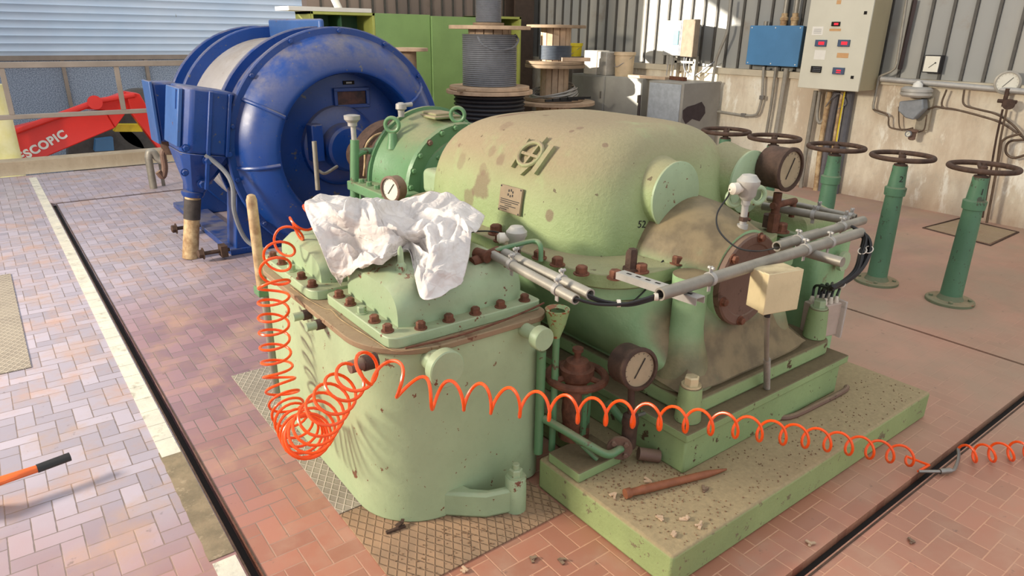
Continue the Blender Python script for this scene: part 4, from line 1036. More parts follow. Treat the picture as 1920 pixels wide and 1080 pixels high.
# lower front gauge
gfr = PX(1198, 692, 1.80)
g2 = gauge('pressure_gauge', gfr, -YY*.97-XX*.17+UP*.14, .080, .10, 'rustdark', 'dialdirty', 'round dark rimmed pressure gauge standing above the plinth beside the rusty handwheel', tilt=.05)
pf = thing('gauge_manifold', 'grimy elbow and flange pipework under the dark pressure gauge on the plinth', 'pipework', (1.72, 1.5, .185))
gd = gfr
MB().cyl(gd-UP*.08+YY*.03, gd-UP*.20+YY*.02, .014).build('gauge_stem', 'rustdark', pf)
v0 = gd-UP*.20+YY*.02
MB().lathe(v0-UP*.06, UP, [(0, .03), (.02, .035), (.05, .03), (.06, .018)], 14).build('cock', 'rustdark', pf)
MB().cyl(v0-UP*.02-XX*.0, v0-UP*.03+XX*.08, .008).build('cock_handle', 'steel', pf)
e0 = PZ(1170, 835, .24); d1 = (PZ(1165, 835, .24)-PZ(1200, 850, .24)).normalized()
MB().cyl(v0-UP*.05, (v0.x, v0.y, .21), .03, n=16).build('riser', 'rustdark', pf)
fl_ = Vector((v0.x-.05, v0.y+.0, .225))
m = MB(); m.lathe(fl_, -XX*.7-YY*.7, [(0, .05), (.014, .05)], 24); m.build('flange', 'brown', pf)
for k in range(4):
    X_, Y_, Z_ = frame(-XX*.7-YY*.7); a = PI/4+PI/2*k; MB().hexa(fl_+Z_*.014+X_*.034*math.cos(a)+Y_*.034*math.sin(a), Z_, .011, .014, False).build('bolt', 'brown', pf)
MB().tube(cr([PX(1020, 785, 1.56), PX(1060, 808, 1.58), PX(1105, 835, 1.62), PX(1140, 852, 1.68), fl_-YY*.01], 6), .0165, 12).build('inlet_pipe', MAT['gear'], pf)
MB().tube(cr([PX(1030, 790, 1.6), PX(1080, 826, 1.62), PX(1120, 862, 1.66)], 6), .009, 10).build('side_pipe', 'gear', pf)
MB().cyl((v0.x+.03, v0.y-.03, .18), (v0.x+.10, v0.y-.08, .165), .026, n=16).build('drain_stub', 'brown', pf)
MB().tube(cr([PY(1140, 755, 1.72), PY(1165, 785, 1.68), PY(1185, 800, 1.64)], 6), .018, 12).build('curved_pipe', 'gear', pf)

# rusty handwheel valve
hv = PZ(1081, 705, .46)
rv = thing('gate_valve', 'small rusty gate valve with spoked handwheel in the gap beside the gear case', 'valve', (hv.x, hv.y, .185))
m = MB(); m.torus(hv, UP, .115, .016, 40, 10)
for k in range(3):
    a = 2*PI*k/3+.9; m.cyl(hv+Vector((.03*math.cos(a), .03*math.sin(a), .01)), hv+Vector((.112*math.cos(a), .112*math.sin(a), 0)), .014, .011, 8)
m.build('handwheel', 'rust', rv)
MB().lathe(hv-UP*.02, UP, [(0, .05), (.02, .07), (.06, .07), (.065, .055), (.09, .045), (.095, .025), (.105, .014), (.13, .014), (.131, .022), (.145, .022)], 24).build('bonnet', 'rust', rv)
MB().lathe((hv.x, hv.y, .185), UP, [(0, .065), (.03, .065), (.035, .045), (.12, .055), (.22, .05), (.27, .03)], 20).build('valve_body', 'boltred', rv)
m = MB(); m.cbox((hv.x-.0, hv.y-.055, .30), (.022, .012, .2)); m.cbox((hv.x+.05, hv.y-.02, .3), (.02, .02, .2)); m.build('yoke', 'gear', rv)
# funnel cup and drain pipe
fp = PY(1045, 588, 1.80)
dr = thing('drain_funnel', 'chipped green and rust drain funnel on a pipe between gear case and compressor', 'funnel', (fp.x, fp.y, 0.14))
m = MB(); m.lathe((fp.x, fp.y, fp.z+.02), -UP, [(.01, .03), (0, .042), (0, .048), (.06, .035), (.12, .014)], 20, cap=False); m.build('cup', paint('chipped_funnel', (150, 176, 120), .3, 1.2, (146, 84, 48)), dr)
MB().cyl((fp.x, fp.y, fp.z-.09), (fp.x, fp.y, .142), .014).build('pipe', 'gear', dr)
MB().cyl((fp.x-.055, fp.y+.02, .60), (fp.x-.055, fp.y+.02, .14), .018).build('pipe', 'gear', dr)
MB().tube(cr([PZ(760, 653, .745), PZ(850, 632, .75), PZ(930, 606, .755), PZ(990, 582, .76), PZ(1020, 568, .77)], 5), .004, 6).build('strap_strip', 'rust', label='thin rusty strip lying along the front edge of the gear case cover', cat='strip')

# punch / short pipe lying on the plinth
a, b = PZ(1172, 926, .158), PZ(1362, 880, .15); d = b-a; L = d.length
m = MB(); m.lathe(a, d, [(0, .010), (0, .019), (.02, .019), (.028, .014), (.07, .0155), (.078, .018), (.085, .0165), (L*.8, .0145), (L, .004)], 18); m.build('steel_punch', plain('rust_brown_steel', (156, 96, 66), .6, .2, .15, 20), label='long rusty tapered steel punch lying on the plinth', cat='tool')
m = MB(); q = PZ(742, 992, .012); m.cbox(q, (.075, .012, .008), -.1); m.cbox(q+Vector((.02, .008, .008)), (.03, .016, .006), .3); m.cbox(q+Vector((.035, .012, .012)), (.02, .012, .004), .9); m.build('metal_clip', 'rustdark', label='small dark metal clip lying on the tan chequered plate', cat='clip')
#SECTION:STANDS
# ------------------------------------------------------------------ valve stands on the right
def stand(num=None):
    s = thing('valve_stand', '', 'valve stand', (0, 0, 0))
    MB().lathe((0, 0, 0), UP, [(0, .155), (.018, .155), (.022, .15), (.022, .085), (.04, .075), (.06, .068)], 40).build('base_flange', MAT['brownstand'], s, local=True)
    MB().lathe((0, 0, .05), UP, [(0, .07), (.5, .062), (.62, .058), (.625, .07), (.68, .073), (.69, .058), (.80, .05), (.84, .05)], 28).build('column', 'stand', s, local=True)
    MB().lathe((0, 0, .87), UP, [(0, .045), (.03, .045), (.035, .025), (.09, .025), (.10, .014), (.115, .014)], 20).build('spindle_nut', 'rustdark', s, local=True)
    m = MB(); m.torus((0, 0, .955), UP, .20, .0175, 56, 12)
    for k in range(3):
        a = 2*PI*k/3+.5; m.tube(cr([(.02*math.cos(a), .02*math.sin(a), .925), (.10*math.cos(a), .10*math.sin(a), .935), (.195*math.cos(a), .195*math.sin(a), .955)], 4), .013, 8)
    m.build('handwheel', 'rustdark', s, local=True)
    for k in range(4):
        a = PI/2*k+.4; MB().hexa((.12*math.cos(a), .12*math.sin(a), .02), UP, .014, .016).build('bolt', MAT['brownstand'], s, local=True)
    return s
MAT['brownstand'] = paint('dusty_stand_foot', (116, 124, 96), .9, .4, rough=.8)
st0 = stand()
spots = [(5.24, 3.75, 'valve stand showing only its brown handwheel rim behind the top of the dome'),
         (5.24, 3.27, 'valve stand behind the round brown gauge, its wheel and green neck showing'),
         (5.22, 2.72, 'valve stand in front of the wall pipes, third wheel from the right edge inward'),
         (5.22, 2.224, 'valve stand with a numeral two painted on its green column'),
         (5.24, 1.71, 'rightmost and nearest valve stand with a numeral one on its column')]
for i, (x, y, lab) in enumerate(spots):
    s = st0 if i == 0 else copy_tree(st0); s.location = (x, y, 0); tag(s, lab, 'valve stand', 'handwheel valve stands along the right of the machine')
    if i >= 3:
        dd = Vector((-.7, -.7, 0)).normalized(); q = Vector((x, y, .80))+dd*.061
        text_mesh('painted_number', '2' if i == 3 else '1', .06, 'ink', q, UP.cross(dd), UP, s, .0006)

# ------------------------------------------------------------------ wall equipment
ec = thing('control_cabinet', 'tall beige control cabinet with red displays mounted on the right wall', 'control cabinet', (7.8, 4.2, 1.2))
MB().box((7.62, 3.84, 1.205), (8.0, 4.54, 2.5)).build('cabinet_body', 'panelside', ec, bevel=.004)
MB().box((7.60, 3.835, 1.20), (7.622, 4.545, 2.5)).build('door', 'panel', ec, bevel=.004)
def onp(px, py, wd, hh, mat, name, th=.012, X=7.6, par=None):
    p = PX(px, py, X); return MB().box((X-th, p.y-wd/2, p.z-hh/2), (X, p.y+wd/2, p.z+hh/2)).build(name, mat, par or ec, bevel=.002)
def disp(px, py, wd, hh, led=True, mat='display'):
    o = onp(px, py, wd, hh, mat, 'display', .02); p = PX(px, py, 7.58)
    if led: MB().box((7.577, p.y-wd*.26, p.z-hh*.24), (7.581, p.y+wd*.26, p.z+hh*.24)).build('readout', 'led', o)
disp(1568, 45, .092, .045, True, 'dark'); disp(1540, 81, .13, .07); disp(1583, 81, .13, .07); disp(1573, 133, .13, .07, False)
disp(1531, 130, .12, .068, False, 'dark')
m = MB(); q = PX(1531, 130, 7.578)
for r_ in range(3):
    for k in range(6): m.box((7.575, q.y-.045+.016*k, q.z-.022+.018*r_), (7.58, q.y-.036+.016*k, q.z-.016+.018*r_))
m.build('key_marks', 'cable', ec)
q = PX(1573, 133, 7.578); m = MB(); m.box((7.575, q.y-.02, q.z-.004), (7.58, q.y+.03, q.z+.012)); m.box((7.575, q.y-.02, q.z-.022), (7.58, q.y+.03, q.z-.014)); m.build('key_marks', 'led', ec)
onp(1533, 58, .13, .09, 'paper', 'notice_sheet', .002); onp(1566, 56, .13, .025, 'cardboard', 'paper_strip', .002); onp(1537, 103, .13, .10, 'paper', 'notice_sheet', .002); onp(1580, 104, .13, .05, 'cardboard', 'paper_strip', .003)
onp(1573, 4, .05, .04, 'cardboard', 'paper_strip', .002)
onp(1623, 24, .032, .032, 'dark', 'lock', .006); onp(1598, 145, .032, .032, 'dark', 'lock', .006)
m = MB(); q = PX(1533, 58, 7.597)
for k in range(4): m.box((7.5965, q.y-.045, q.z-.025+.014*k), (7.598, q.y+.045, q.z-.022+.014*k))
m.build('printed_lines', 'cable', ec)
# pipes running down from cabinet
def wallpipe(pix, r, mat, label, X=7.95):
    P = [PX(x, y, X) for x, y in pix]; q = []
    for i, p in enumerate(P):
        if 0 < i < len(P)-1:
            a = (P[i-1]-p); b = (P[i+1]-p); k = min(.06, a.length*.4, b.length*.4); q += [p+a.normalized()*k, (p*2+(p+a.normalized()*k)+(p+b.normalized()*k))/4, p+b.normalized()*k]
        else: q.append(p)
    return MB().tube(q, r, 10).build('wall_pipe', mat, label=label, cat='pipe')
wallpipe([(1530, 170), (1510, 290), (1500, 360)], .026, 'galvdark', 'leftmost straight grey pipe dropping from the beige cabinet', 7.93)
wallpipe([(1556, 172), (1540, 260), (1528, 365)], .028, 'tan', 'tan pipe dropping from the middle of the beige cabinet', 7.93)
wallpipe([(1595, 172), (1582, 250), (1563, 365)], .05, plain('slate_duct', (92, 92, 98), .6), 'wide slate grey duct dropping from the beige cabinet', 7.96)
wallpipe([(1570, 172), (1555, 250), (1538, 365)], .045, plain('slate_duct_two', (104, 100, 104), .6), 'second slate duct behind the tan pipe below the beige cabinet', 7.97)
wallpipe([(1580, 172), (1566, 250), (1556, 330)], .02, 'tan', 'thin tan pipe beside the yellow cable under the beige cabinet', 7.9)
wallpipe([(1584, 172), (1572, 240), (1560, 320)], .008, 'yellow', 'yellow cable hanging straight below the beige cabinet', 7.88)
MB().tube(cr([PX(1537, 172, 7.93), PX(1532, 215, 7.93), PX(1536, 230, 7.93), PX(1545, 222, 7.93), PX(1551, 190, 7.93), PX(1553, 172, 7.93)], 6), .02, 10).build('wall_pipe', 'galv', label='grey U shaped conduit loop right under the beige cabinet', cat='pipe')
MB().tube(cr([PX(1548, 200, 7.9), PX(1565, 178, 7.88), PX(1580, 178, 7.88), PX(1585, 195, 7.88), PX(1570, 205, 7.88)], 6), .005, 6).build('loose_wire', 'cable', label='thin loose wire curl below the beige cabinet', cat='wire')
# blue wall box
bb = thing('blue_wall_box', 'flat sky blue steel junction box on the right wall left of the beige cabinet', 'electrical box', (7.95, 5.15, 1.4))
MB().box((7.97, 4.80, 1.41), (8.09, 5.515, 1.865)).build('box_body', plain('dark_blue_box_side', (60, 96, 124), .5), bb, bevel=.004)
MB().box((7.945, 4.795, 1.405), (7.972, 5.52, 1.87)).build('lid', 'bluebox', bb, bevel=.004)
for y_ in (4.83, 5.16, 5.49):
    for z in (1.43, 1.845): MB().lathe((7.946, y_, z), -XX, [(0, .009), (.006, .007)], 10).build('screw', 'paper', bb)
for x_, y_ in ((1470, 38), (1490, 38)):
    p = PX(x_, y_, 8.0); MB().cyl((8.0, p.y, 1.87), (8.0, p.y, 3.), .026).build('conduit_riser', 'galv', bb); MB().lathe((8.0, p.y, 1.87), UP, [(0, .04), (.05, .04), (.06, .048), (.09, .048), (.1, .036), (.14, .036)], 14).build('gland', 'tan', bb)
p = PX(1436, 45, 8.0); MB().cyl((8.0, p.y, 1.87), (8.0, p.y, 1.92), .025).build('plug', 'galvdark', bb)
wallpipe([(1432, 125), (1429, 185), (1420, 217), (1395, 217), (1320, 205)], .018, 'galv', 'thin grey conduit bending from the blue box sideways along the wall', 7.95)
wallpipe([(1455, 126), (1447, 190), (1437, 250)], .018, 'galvdark', 'middle grey conduit dropping straight from the blue box', 7.95)
wallpipe([(1475, 128), (1465, 190), (1455, 250)], .030, 'galv', 'thickest grey conduit dropping straight from the blue box', 7.95)
wallpipe([(1370, 0), (1364, 60), (1343, 110), (1335, 160), (1334, 185), (1320, 204)], .018, 'galv', 'grey conduit snaking down the cladding left of the blue box', 7.93)
MB().cyl(PX(1332, 155, 7.93), PX(1352, 155, 7.93), .016).build('pipe_clamp', 'galv', label='short grey pipe clamp stub on the wall conduit left of blue box', cat='clamp')
for x_, y_ in ((1429, 183), (1337, 208), (1394, 216)): 
    p = PX(x_, y_, 7.94); MB().cbox(p, (.04, .06, .05)).build('pipe_clamp', 'steel', label={1429: 'steel clamp where the thin conduit bends below the blue box', 1337: 'steel clamp at the left end of the sideways wall conduit', 1394: 'steel clamp midway on the sideways wall conduit'}[x_], cat='clamp', bevel=.004)
# brown cable channel on the cladding
m = MB(); m.tube([PX(1716, 0, 8.06), PX(1687, 130, 8.06)], .025, 4); m.build('cable_channel', plain('dark_brown_channel', (70, 54, 50), .6), label='dark brown cable channel running up the cladding right of the beige cabinet', cat='channel')
wallpipe([(1700, 0), (1680, 130), (1652, 142), (1648, 145), (1636, 205), (1650, 212), (1664, 216)], .014, 'galvdark', 'thin pipe coming down beside the brown channel to the grey regulator', 7.95)
# open grey wall enclosure
oe = thing('wall_enclosure', 'grey metal enclosure with its door open on the sunlit part of the right wall', 'electrical box', (7.95, 6.4, 1.46))
MB().box((7.86, 6.52, 1.475), (7.99, 6.84, 1.93)).build('enclosure_body', 'greybox', oe, bevel=.004)
MB().box((7.855, 6.545, 1.50), (7.862, 6.815, 1.905)).build('inner_panel', plain('grey_inner_panel', (150, 150, 150), .5), oe)
MB().box((7.845, 6.57, 1.62), (7.856, 6.66, 1.80)).build('module', plain('teal_module', (90, 170, 180), .5), oe)
m = MB(); m.slab([(7.86, 6.52, 1.47), (7.86, 6.52, 1.94), (7.70, 6.16, 1.94), (7.70, 6.16, 1.47)], (XX*.4-YY*.18), .05); m.build('open_door', plain('taupe_door', (132, 118, 100), .6), oe, bevel=.003)
for y_ in (6.30, 6.62):
    m = MB(); m.box((7.90, y_-.02, 1.17), (7.96, y_+.02, 1.48)); m.build('support_post', 'galv', oe)
for y_ in (6.40, 6.46, 6.70, 6.78): MB().cyl((7.93, y_, 1.47), (7.93, y_+.01, 1.2), .009).build('cable', 'cablepale', oe)
MB().box((7.9, 6.3, 1.38), (7.93, 6.64, 1.41)).build('cross_bar', 'galv', oe)
MB().tube(cr([(7.93, 6.5, 1.46), (7.9, 6.45, 1.3), (7.92, 6.3, 1.22), (7.95, 6.1, 1.36), (7.95, 6.0, 1.42)], 6), .01, 8).build('cable_loop', 'cable', oe)
# square meter, round gauge, regulator, tubes, horizontal pipe
sm = thing('square_meter', 'small white square panel meter on the cladding above the grey regulator', 'meter', (8.0, 3.32, 1.42))
MB().box((8.0, 3.235, 1.415), (8.09, 3.40, 1.59)).build('case', 'ink', sm, bevel=.003); MB().box((7.995, 3.245, 1.425), (8.001, 3.39, 1.58)).build('dial', 'dial', sm)
MB().cbox((7.993, 3.31, 1.49), (.003, .075, .005), axes=(XX, Vector((0, .75, -.66)), Vector((0, .66, .75)))).build('needle', 'ink', sm); MB().lathe((7.995, 3.28, 1.515), -XX, [(0, .008), (.004, .008)], 10).build('hub', 'ink', sm)
gauge('wall_gauge', PX(1889, 155, 7.94), -XX*.95-YY*.3, .105, .05, 'galv', 'dial', 'round pale gauge on a stem at the right edge of the photo', tilt=.0)
rg = thing('regulator', 'grey diaphragm regulator with angled body hanging on the right wall', 'regulator', (7.9, 3.4, .75))
c = PX(1720, 172, 7.9)
MB().lathe((7.88, c.y, c.z), UP, [(-.05, .13), (-.03, .15), (-.004, .15), (-.003, .135), (.003, .135), (.004, .15), (.03, .15), (.05, .12)], 36).build('diaphragm', 'grey', rg)
MB().lathe((7.88, c.y, c.z+.05), UP, [(0, .05), (.03, .045), (.05, .02), (.06, .02)], 18).build('top_boss', 'paper', rg)
m = MB(); m.slab([PX(x, y, 7.80) for x, y in ((1686, 190), (1730, 186), (1731, 205), (1712, 225), (1697, 221), (1683, 208))], XX, .12); m.build('angled_body', plain('slate_grey_casting', (134, 138, 142), .5), rg, bevel=.012)
m = MB(); m.slab([PX(x, y, 7.93) for x, y in ((1728, 180), (1751, 182), (1739, 245), (1714, 243))], XX, .04); m.build('back_bracket', plain('beige_bracket', (158, 148, 128), .6), rg, bevel=.004)
c = PX(1711, 252, 7.88); MB().lathe(c, UP, [(-.06, .02), (-.05, .035), (.02, .035), (.03, .05), (.05, .05), (.055, .03)], 18).build('filter_bowl', 'brown', rg)
gauge('small_gauge', PX(1703, 251, 7.80), -XX, .03, .02, 'cable', 'dial', 'tiny dial gauge on the filter bowl below the regulator')
def tube_w(pix, r, mat, label, X=7.93): return MB().tube(cr([PX(x, y, X) for x, y in pix], 5), r, 8).build('copper_tube', mat, label=label, cat='tube')
tube_w([(1637, 205), (1664, 216), (1668, 238), (1695, 243), (1712, 240)], .009, 'copper', 'thin copper tube from the left into the filter bowl')
tube_w([(1685, 200), (1686, 235), (1692, 245)], .007, 'copper', 'short copper tube down the left side of the regulator')
tube_w([(1738, 215), (1733, 242), (1722, 248)], .007, 'copper', 'short copper tube down the right side of the regulator')
tube_w([(1775, 168), (1766, 192), (1770, 202), (1790, 205), (1840, 218), (1880, 232), (1925, 262)], .010, 'copper', 'copper tube sloping right from beside the regulator to the photo edge')
tube_w([(1808, 168), (1807, 195), (1830, 204), (1868, 214), (1900, 235), (1922, 262)], .010, 'copper', 'second copper tube starting farther right below the ledge pipe')
tube_w([(1740, 205), (1755, 200), (1770, 203)], .01, 'copper', 'short horizontal copper tube right of the regulator')
tube_w([(1880, 205), (1868, 260), (1856, 330), (1842, 408)], .010, 'rustdark', 'left of the tubes dropping from the round gauge into the floor hatch', 7.88)
tube_w([(1888, 205), (1876, 260), (1866, 330), (1850, 415)], .010, 'copper', 'right of the tubes dropping from the round gauge into the floor hatch', 7.85)
tube_w([(1915, 250), (1882, 262), (1874, 290), (1850, 418)], .012, 'copper', 'copper tube coming from the right edge and down into the floor hatch', 7.82)
tube_w([(1920, 262), (1892, 266), (1886, 285), (1900, 296), (1925, 290)], .012, 'copper', 'looped copper tube at the right edge below the round gauge')
m = MB(); c = PX(1884, 190, 7.93); m.cyl(c+UP*.12, c-UP*.05, .02, n=12); m.cyl(c-YY*.1, c+YY*.06, .018, n=12); m.lathe(c-YY*.06-UP*.02-XX*.05, -XX, [(0, .05), (.03, .05)], 16); m.build('gauge_valve', 'rustdark', label='small dark valve below the round pale gauge at right', cat='valve')
MB().cyl(PX(1652, 148, 7.95), PX(1925, 172, 7.95), .028, n=16).build('ledge_pipe', 'cablepale', label='pale horizontal pipe along the wall ledge at right', cat='pipe')

# ------------------------------------------------------------------ grey cabinets and what stands on them
gcb = [(7.02+.38, 7.48, 8.2), (7.4, 6.75, 7.47), (7.4, 6.35, 6.74)]
labs = ['left grey sheet metal cabinet of the low row against the right wall, buckets on top', 'middle grey cabinet of the low row, half lit by sun']
for (x0, y0, y1), lab in zip(gcb, labs):
    c = thing('grey_cabinet', lab, 'cabinet', (7.7, (y0+y1)/2, 0), 'grey sheet metal cabinets along the right wall')
    MB().box((x0, y0, 0), (7.95, y1, 1.17)).build('body', 'greybox', c, bevel=.004)
    MB().box((x0-.012, y0+.01, .05), (x0, y1-.01, 1.15)).build('door', 'greybox', c, bevel=.003)
    MB().box((x0-.03, y0+.05, .85), (x0-.012, y0+.07, .95)).build('handle', 'steel', c)
c = thing('switch_cubicle', 'right end grey cubicle of the low row with dark peeled patch on its side', 'cabinet', (7.6, 6.25, 0))
MB().box((7.2, 5.86, 0), (7.95, 6.45, 1.17)).build('body', plain('grey_cubicle_paint', (150, 146, 138), .6, 0, .1, 4), c, bevel=.004)
MB().box((7.188, 5.90, .05), (7.2, 6.43, 1.15)).build('door', plain('pale_grey_door', (172, 178, 184), .5), c, bevel=.003)
m = MB(); m.slab([(7.22, 5.859, .84), (7.30, 5.859, .88), (7.45, 5.859, .90), (7.58, 5.859, .93), (7.66, 5.859, .86), (7.68, 5.859, .78), (7.58, 5.859, .68), (7.42, 5.859, .72), (7.30, 5.859, .66), (7.23, 5.859, .74)], -YY, .003); m.build('peeled_patch', plain('dark_bare_patch', (62, 50, 54), .7), c)
m = MB(); m.cyl((7.15, 6.55, .62), (7.15, 6.55, .98), .02, n=12); m.cyl((7.15, 6.55, 0), (7.15, 6.55, .62), .035, n=12); m.lathe((7.15, 6.55, .60), UP, [(0, .09), (.03, .09), (.05, .05)], 16); m.build('black_post', plain('dark_post', (60, 50, 46), .6), label='thin dark post with foot standing in front of the sunlit cabinet', cat='post')
def bucket(x, y, z, r0, r1, h, mat, label, group=None):
    b = thing('bucket', label, 'bucket', (x, y, z), group)
    MB().lathe((x, y, z), UP, [(0, r0), (h, r1), (h, r1+.012), (h-.03, r1+.012)], 30).build('pail', mat, b)
    MB().lathe((x, y, z+h), UP, [(0, r1+.014), (.012, r1+.014)], 30).build('lid', mat, b)
    q = Vector((x-.0, y, z+h-.05)); MB().tube(cr([q-YY*(r1+.01), q-YY*r1*.6-XX*r1*.7-UP*.08, q-XX*(r1+.03)-UP*.14, q+YY*r1*.6-XX*r1*.7-UP*.1, q+YY*(r1+.01)], 5), .004, 6).build('handle', 'cable', b)
    return b
p = PX(1153, 140, 7.55)
MB().box((7.42, 7.70, 1.17), (7.68, 7.98, 1.51)).build('white_canister', 'white', label='square white plastic canister on the left grey cabinet', cat='canister', bevel=.012)
MB().box((7.42, 7.50, 1.17), (7.66, 7.69, 1.50)).build('white_canister', plain('dirty_white_plastic', (184, 178, 166), .5), label='dirtier white canister between the square one and the round bucket', cat='canister', bevel=.012)
bucket(7.62, 7.33, 1.17, .125, .145, .32, plain('stained_cream_bucket', (204, 180, 146), .5, 0, .15, 6), 'stained cream plastic bucket with lid on the grey cabinet')
m = MB(); m.cbox((7.5, 6.75, 1.19), (.09, .62, .035), .12); m.build('plank', 'wood', label='short pinkish plank lying on top of the grey cabinets', cat='plank')
m = MB(); m.cbox((7.62, 6.32, 1.195), (.06, .3, .045), -.2); m.build('plank', 'rust', label='dark reddish bar lying at the right end of the grey cabinet tops', cat='plank')
bucket(7.56, 8.36, 1.41, .11, .12, .18, 'yellow', 'yellow and dark bucket standing behind the right cable reels')
MB().box((7.42, 8.22, 0), (7.75, 8.62, 1.41)).build('crate', plain('grey_crate', (108, 98, 90), .7), label='grey brown crate behind the right cable reels carrying the yellow bucket', cat='crate', bevel=.01)

# ------------------------------------------------------------------ green cupboards along the back wall
def cupboard(x0, x1, z1, doors, label, open_=False, y0=9.3):
    c = thing('green_cupboard', label, 'cupboard', ((x0+x1)/2, 9.6, 0), 'lime green cupboards along the back wall')
    t = .035; y1 = 9.85
    m = MB()
    if open_:
        m.box((x0, y0, 0), (x0+t, y1, z1)); m.box((x1-t, y0, 0), (x1, y1, z1)); m.box((x0, y0, z1-t), (x1, y1, z1)); m.box((x0, y0, 0), (x1, y1, t)); m.box((x0+t, y0+.05, z1*.45), (x1-t, y1, z1*.45+.03))
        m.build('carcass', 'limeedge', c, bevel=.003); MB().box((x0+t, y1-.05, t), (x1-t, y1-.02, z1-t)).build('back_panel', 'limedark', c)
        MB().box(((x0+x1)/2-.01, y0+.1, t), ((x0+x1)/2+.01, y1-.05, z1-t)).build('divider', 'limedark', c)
    else:
        m.box((x0, y0+.02, 0), (x1, y1, z1)); m.build('carcass', 'lime', c, bevel=.004)
        MB().box((x0, y0, .03), (x1, y0+.02, z1)).build('door', 'lime', c, bevel=.003)
    return c
cupboard(3.74, 4.66, 1.965, 0, 'open fronted lime green cupboard at the left behind the blue motor', True)
cupboard(4.665, 5.55, 1.965, 1, 'closed lime green cupboard left of the tall cable reels')
cupboard(5.56, 6.45, 1.95, 1, 'closed lime green cupboard directly behind the tall cable reels', y0=9.27)
cupboard(6.50, 7.24, 1.975, 0, 'open lime green cupboard right of the tall cable reels', True)
MB().box((3.45, 9.3, 1.967), (4.62, 9.8, 2.02)).build('loose_board', 'paper', label='pale board lying on top of the left open cupboard', cat='board', bevel=.003)
MB().tube(cr([(4.28, 9.6, 2.0), (4.2, 9.6, 2.2), (4.2, 9.6, 2.5)], 5), .05, 12).build('white_sleeve', 'paper', label='white curved sleeve standing on the left cupboard top', cat='pipe')

# ------------------------------------------------------------------ cable reels
def reel(x, y, z, R_, rc, h, th, coil, cmat, label, ribs=10, core='wood', top=True, fm='wood', n=28):
    r = thing('cable_reel', label, 'cable reel', (x, y, z), 'wooden cable reels stacked before the cupboards')
    MB().lathe((x, y, z), UP, [(0, R_), (th, R_)], 44).build('flange', fm, r, bevel=.004)
    if top: MB().lathe((x, y, z+h-th), UP, [(0, R_), (th, R_)], 44).build('flange', fm, r, bevel=.004)
    m = MB()
    for k in range(14):
        a = 2*PI*k/14; m.cbox((x+rc*math.cos(a), y+rc*math.sin(a), z+h/2), (.02, 2*PI*rc/14*.92, h-2*th), a)
    m.build('core_staves', core, r)
    if coil:
        pts = []; z0_, z1_, rr = coil; prof = [(0, rr*.6)]; dz = (z1_-z0_)/n
        for k in range(n):
            for j in range(5): prof.append((k*dz+dz*j/5., rr-dz*.5+dz*.55*math.sin(PI*(j+.01)/5)))
        prof.append((z1_-z0_, rr*.6)); MB().lathe((x, y, z0_), UP, prof, 48).build('wound_cable', cmat, r, smooth=60)
    return r
reel(5.44, 7.64, 0.0, .57, .3, 1.035, .045, (.05, .985, .47), 'cableblack', 'bottom reel of the tall stack wound with thick black cable', n=18)
reel(5.44, 7.64, 1.04, .525, .26, .78, .045, (1.085, 1.72, .355), 'cable', 'middle reel of the tall stack wound with grey cable', n=26)
reel(5.42, 7.64, 1.825, .20, .12, .9, .03, (1.86, 2.65, .165), 'cable', 'top slim reel of the tall stack with fine grey cable, cut by the photo top', n=60, fm='wooddark')
MB().tube(cr([PY(895, 68, 7.25), PY(905, 84, 7.22), PY(930, 94, 7.2), PY(960, 90, 7.25), PY(972, 76, 7.3), PY(966, 65, 7.4)], 6), .012, 8).build('loose_cable', 'cable', label='loose loop of grey cable around the middle tall reel', cat='cable')
MB().cbox((4.95, 7.5, 1.05), (.22, .06, .03), .3).build('wood_offcut', 'wooddark', label='small wooden offcut on the left rim of the bottom tall reel', cat='offcut')
reel(6.74, 7.85, 0.0, .60, .24, .82, .045, None, 'cable', 'bottom wide reel of the shorter stack behind the dome, only its top disc showing')
reel(6.74, 7.85, .825, .43, .19, .50, .045, None, 'cable', 'middle reel of the shorter stack with pale wire draped around its foot', fm='wooddark')
reel(6.74, 7.85, 1.33, .42, .20, .52, .04, (1.39, 1.58, .23), plain('slate_wire', (88, 96, 108), .5), 'top reel of the shorter stack with a band of slate blue wire', fm='wooddark', n=22)
m = MB()
for k in range(16):
    a0 = random.random()*6; rr = .26+.10*random.random(); zz = .87+.10*k/16; tl = .05+.07*random.random()
    m.tube([(6.70+rr*math.cos(a), 7.82+rr*math.sin(a), zz+tl*math.sin(a+a0*.2+1.)) for a in np.linspace(0, 2*PI, 30)[:-1]], .009, 6, closed=True)
m.build('wire_coil', 'cablepale', label='tangled coil of pale wire around the foot of the shorter reel stack', cat='wire')
m = MB()
for k in range(4): m.cbox((6.35+.09*k, 7.30-.04*k, .88+.012*k), (.38, .04, .03), -.35+.08*k)
m.build('dark_strip_bundle', 'black', label='dark strips lying in front of the pale wire coil', cat='strips')
m = MB(); m.cbox((6.86, 7.55, 1.40), (.42, .09, .05), -.4); m.build('wood_block', 'wood', label='pine block lying on the middle disc of the shorter reel stack', cat='block')
rr_ = thing('small_reel', 'round pale wooden disc of a reel seen right behind the blue motor', 'cable reel', (4.58, 8.2, 0))
MB().lathe((4.56, 8.2, 1.50), UP, [(0, .25), (.04, .25)], 40).build('flange', 'wood', rr_, bevel=.004); MB().lathe((4.56, 8.2, 0), UP, [(0, .25), (.04, .25), (.04, .1), (1.5, .1)], 28).build('core', 'wooddark', rr_)
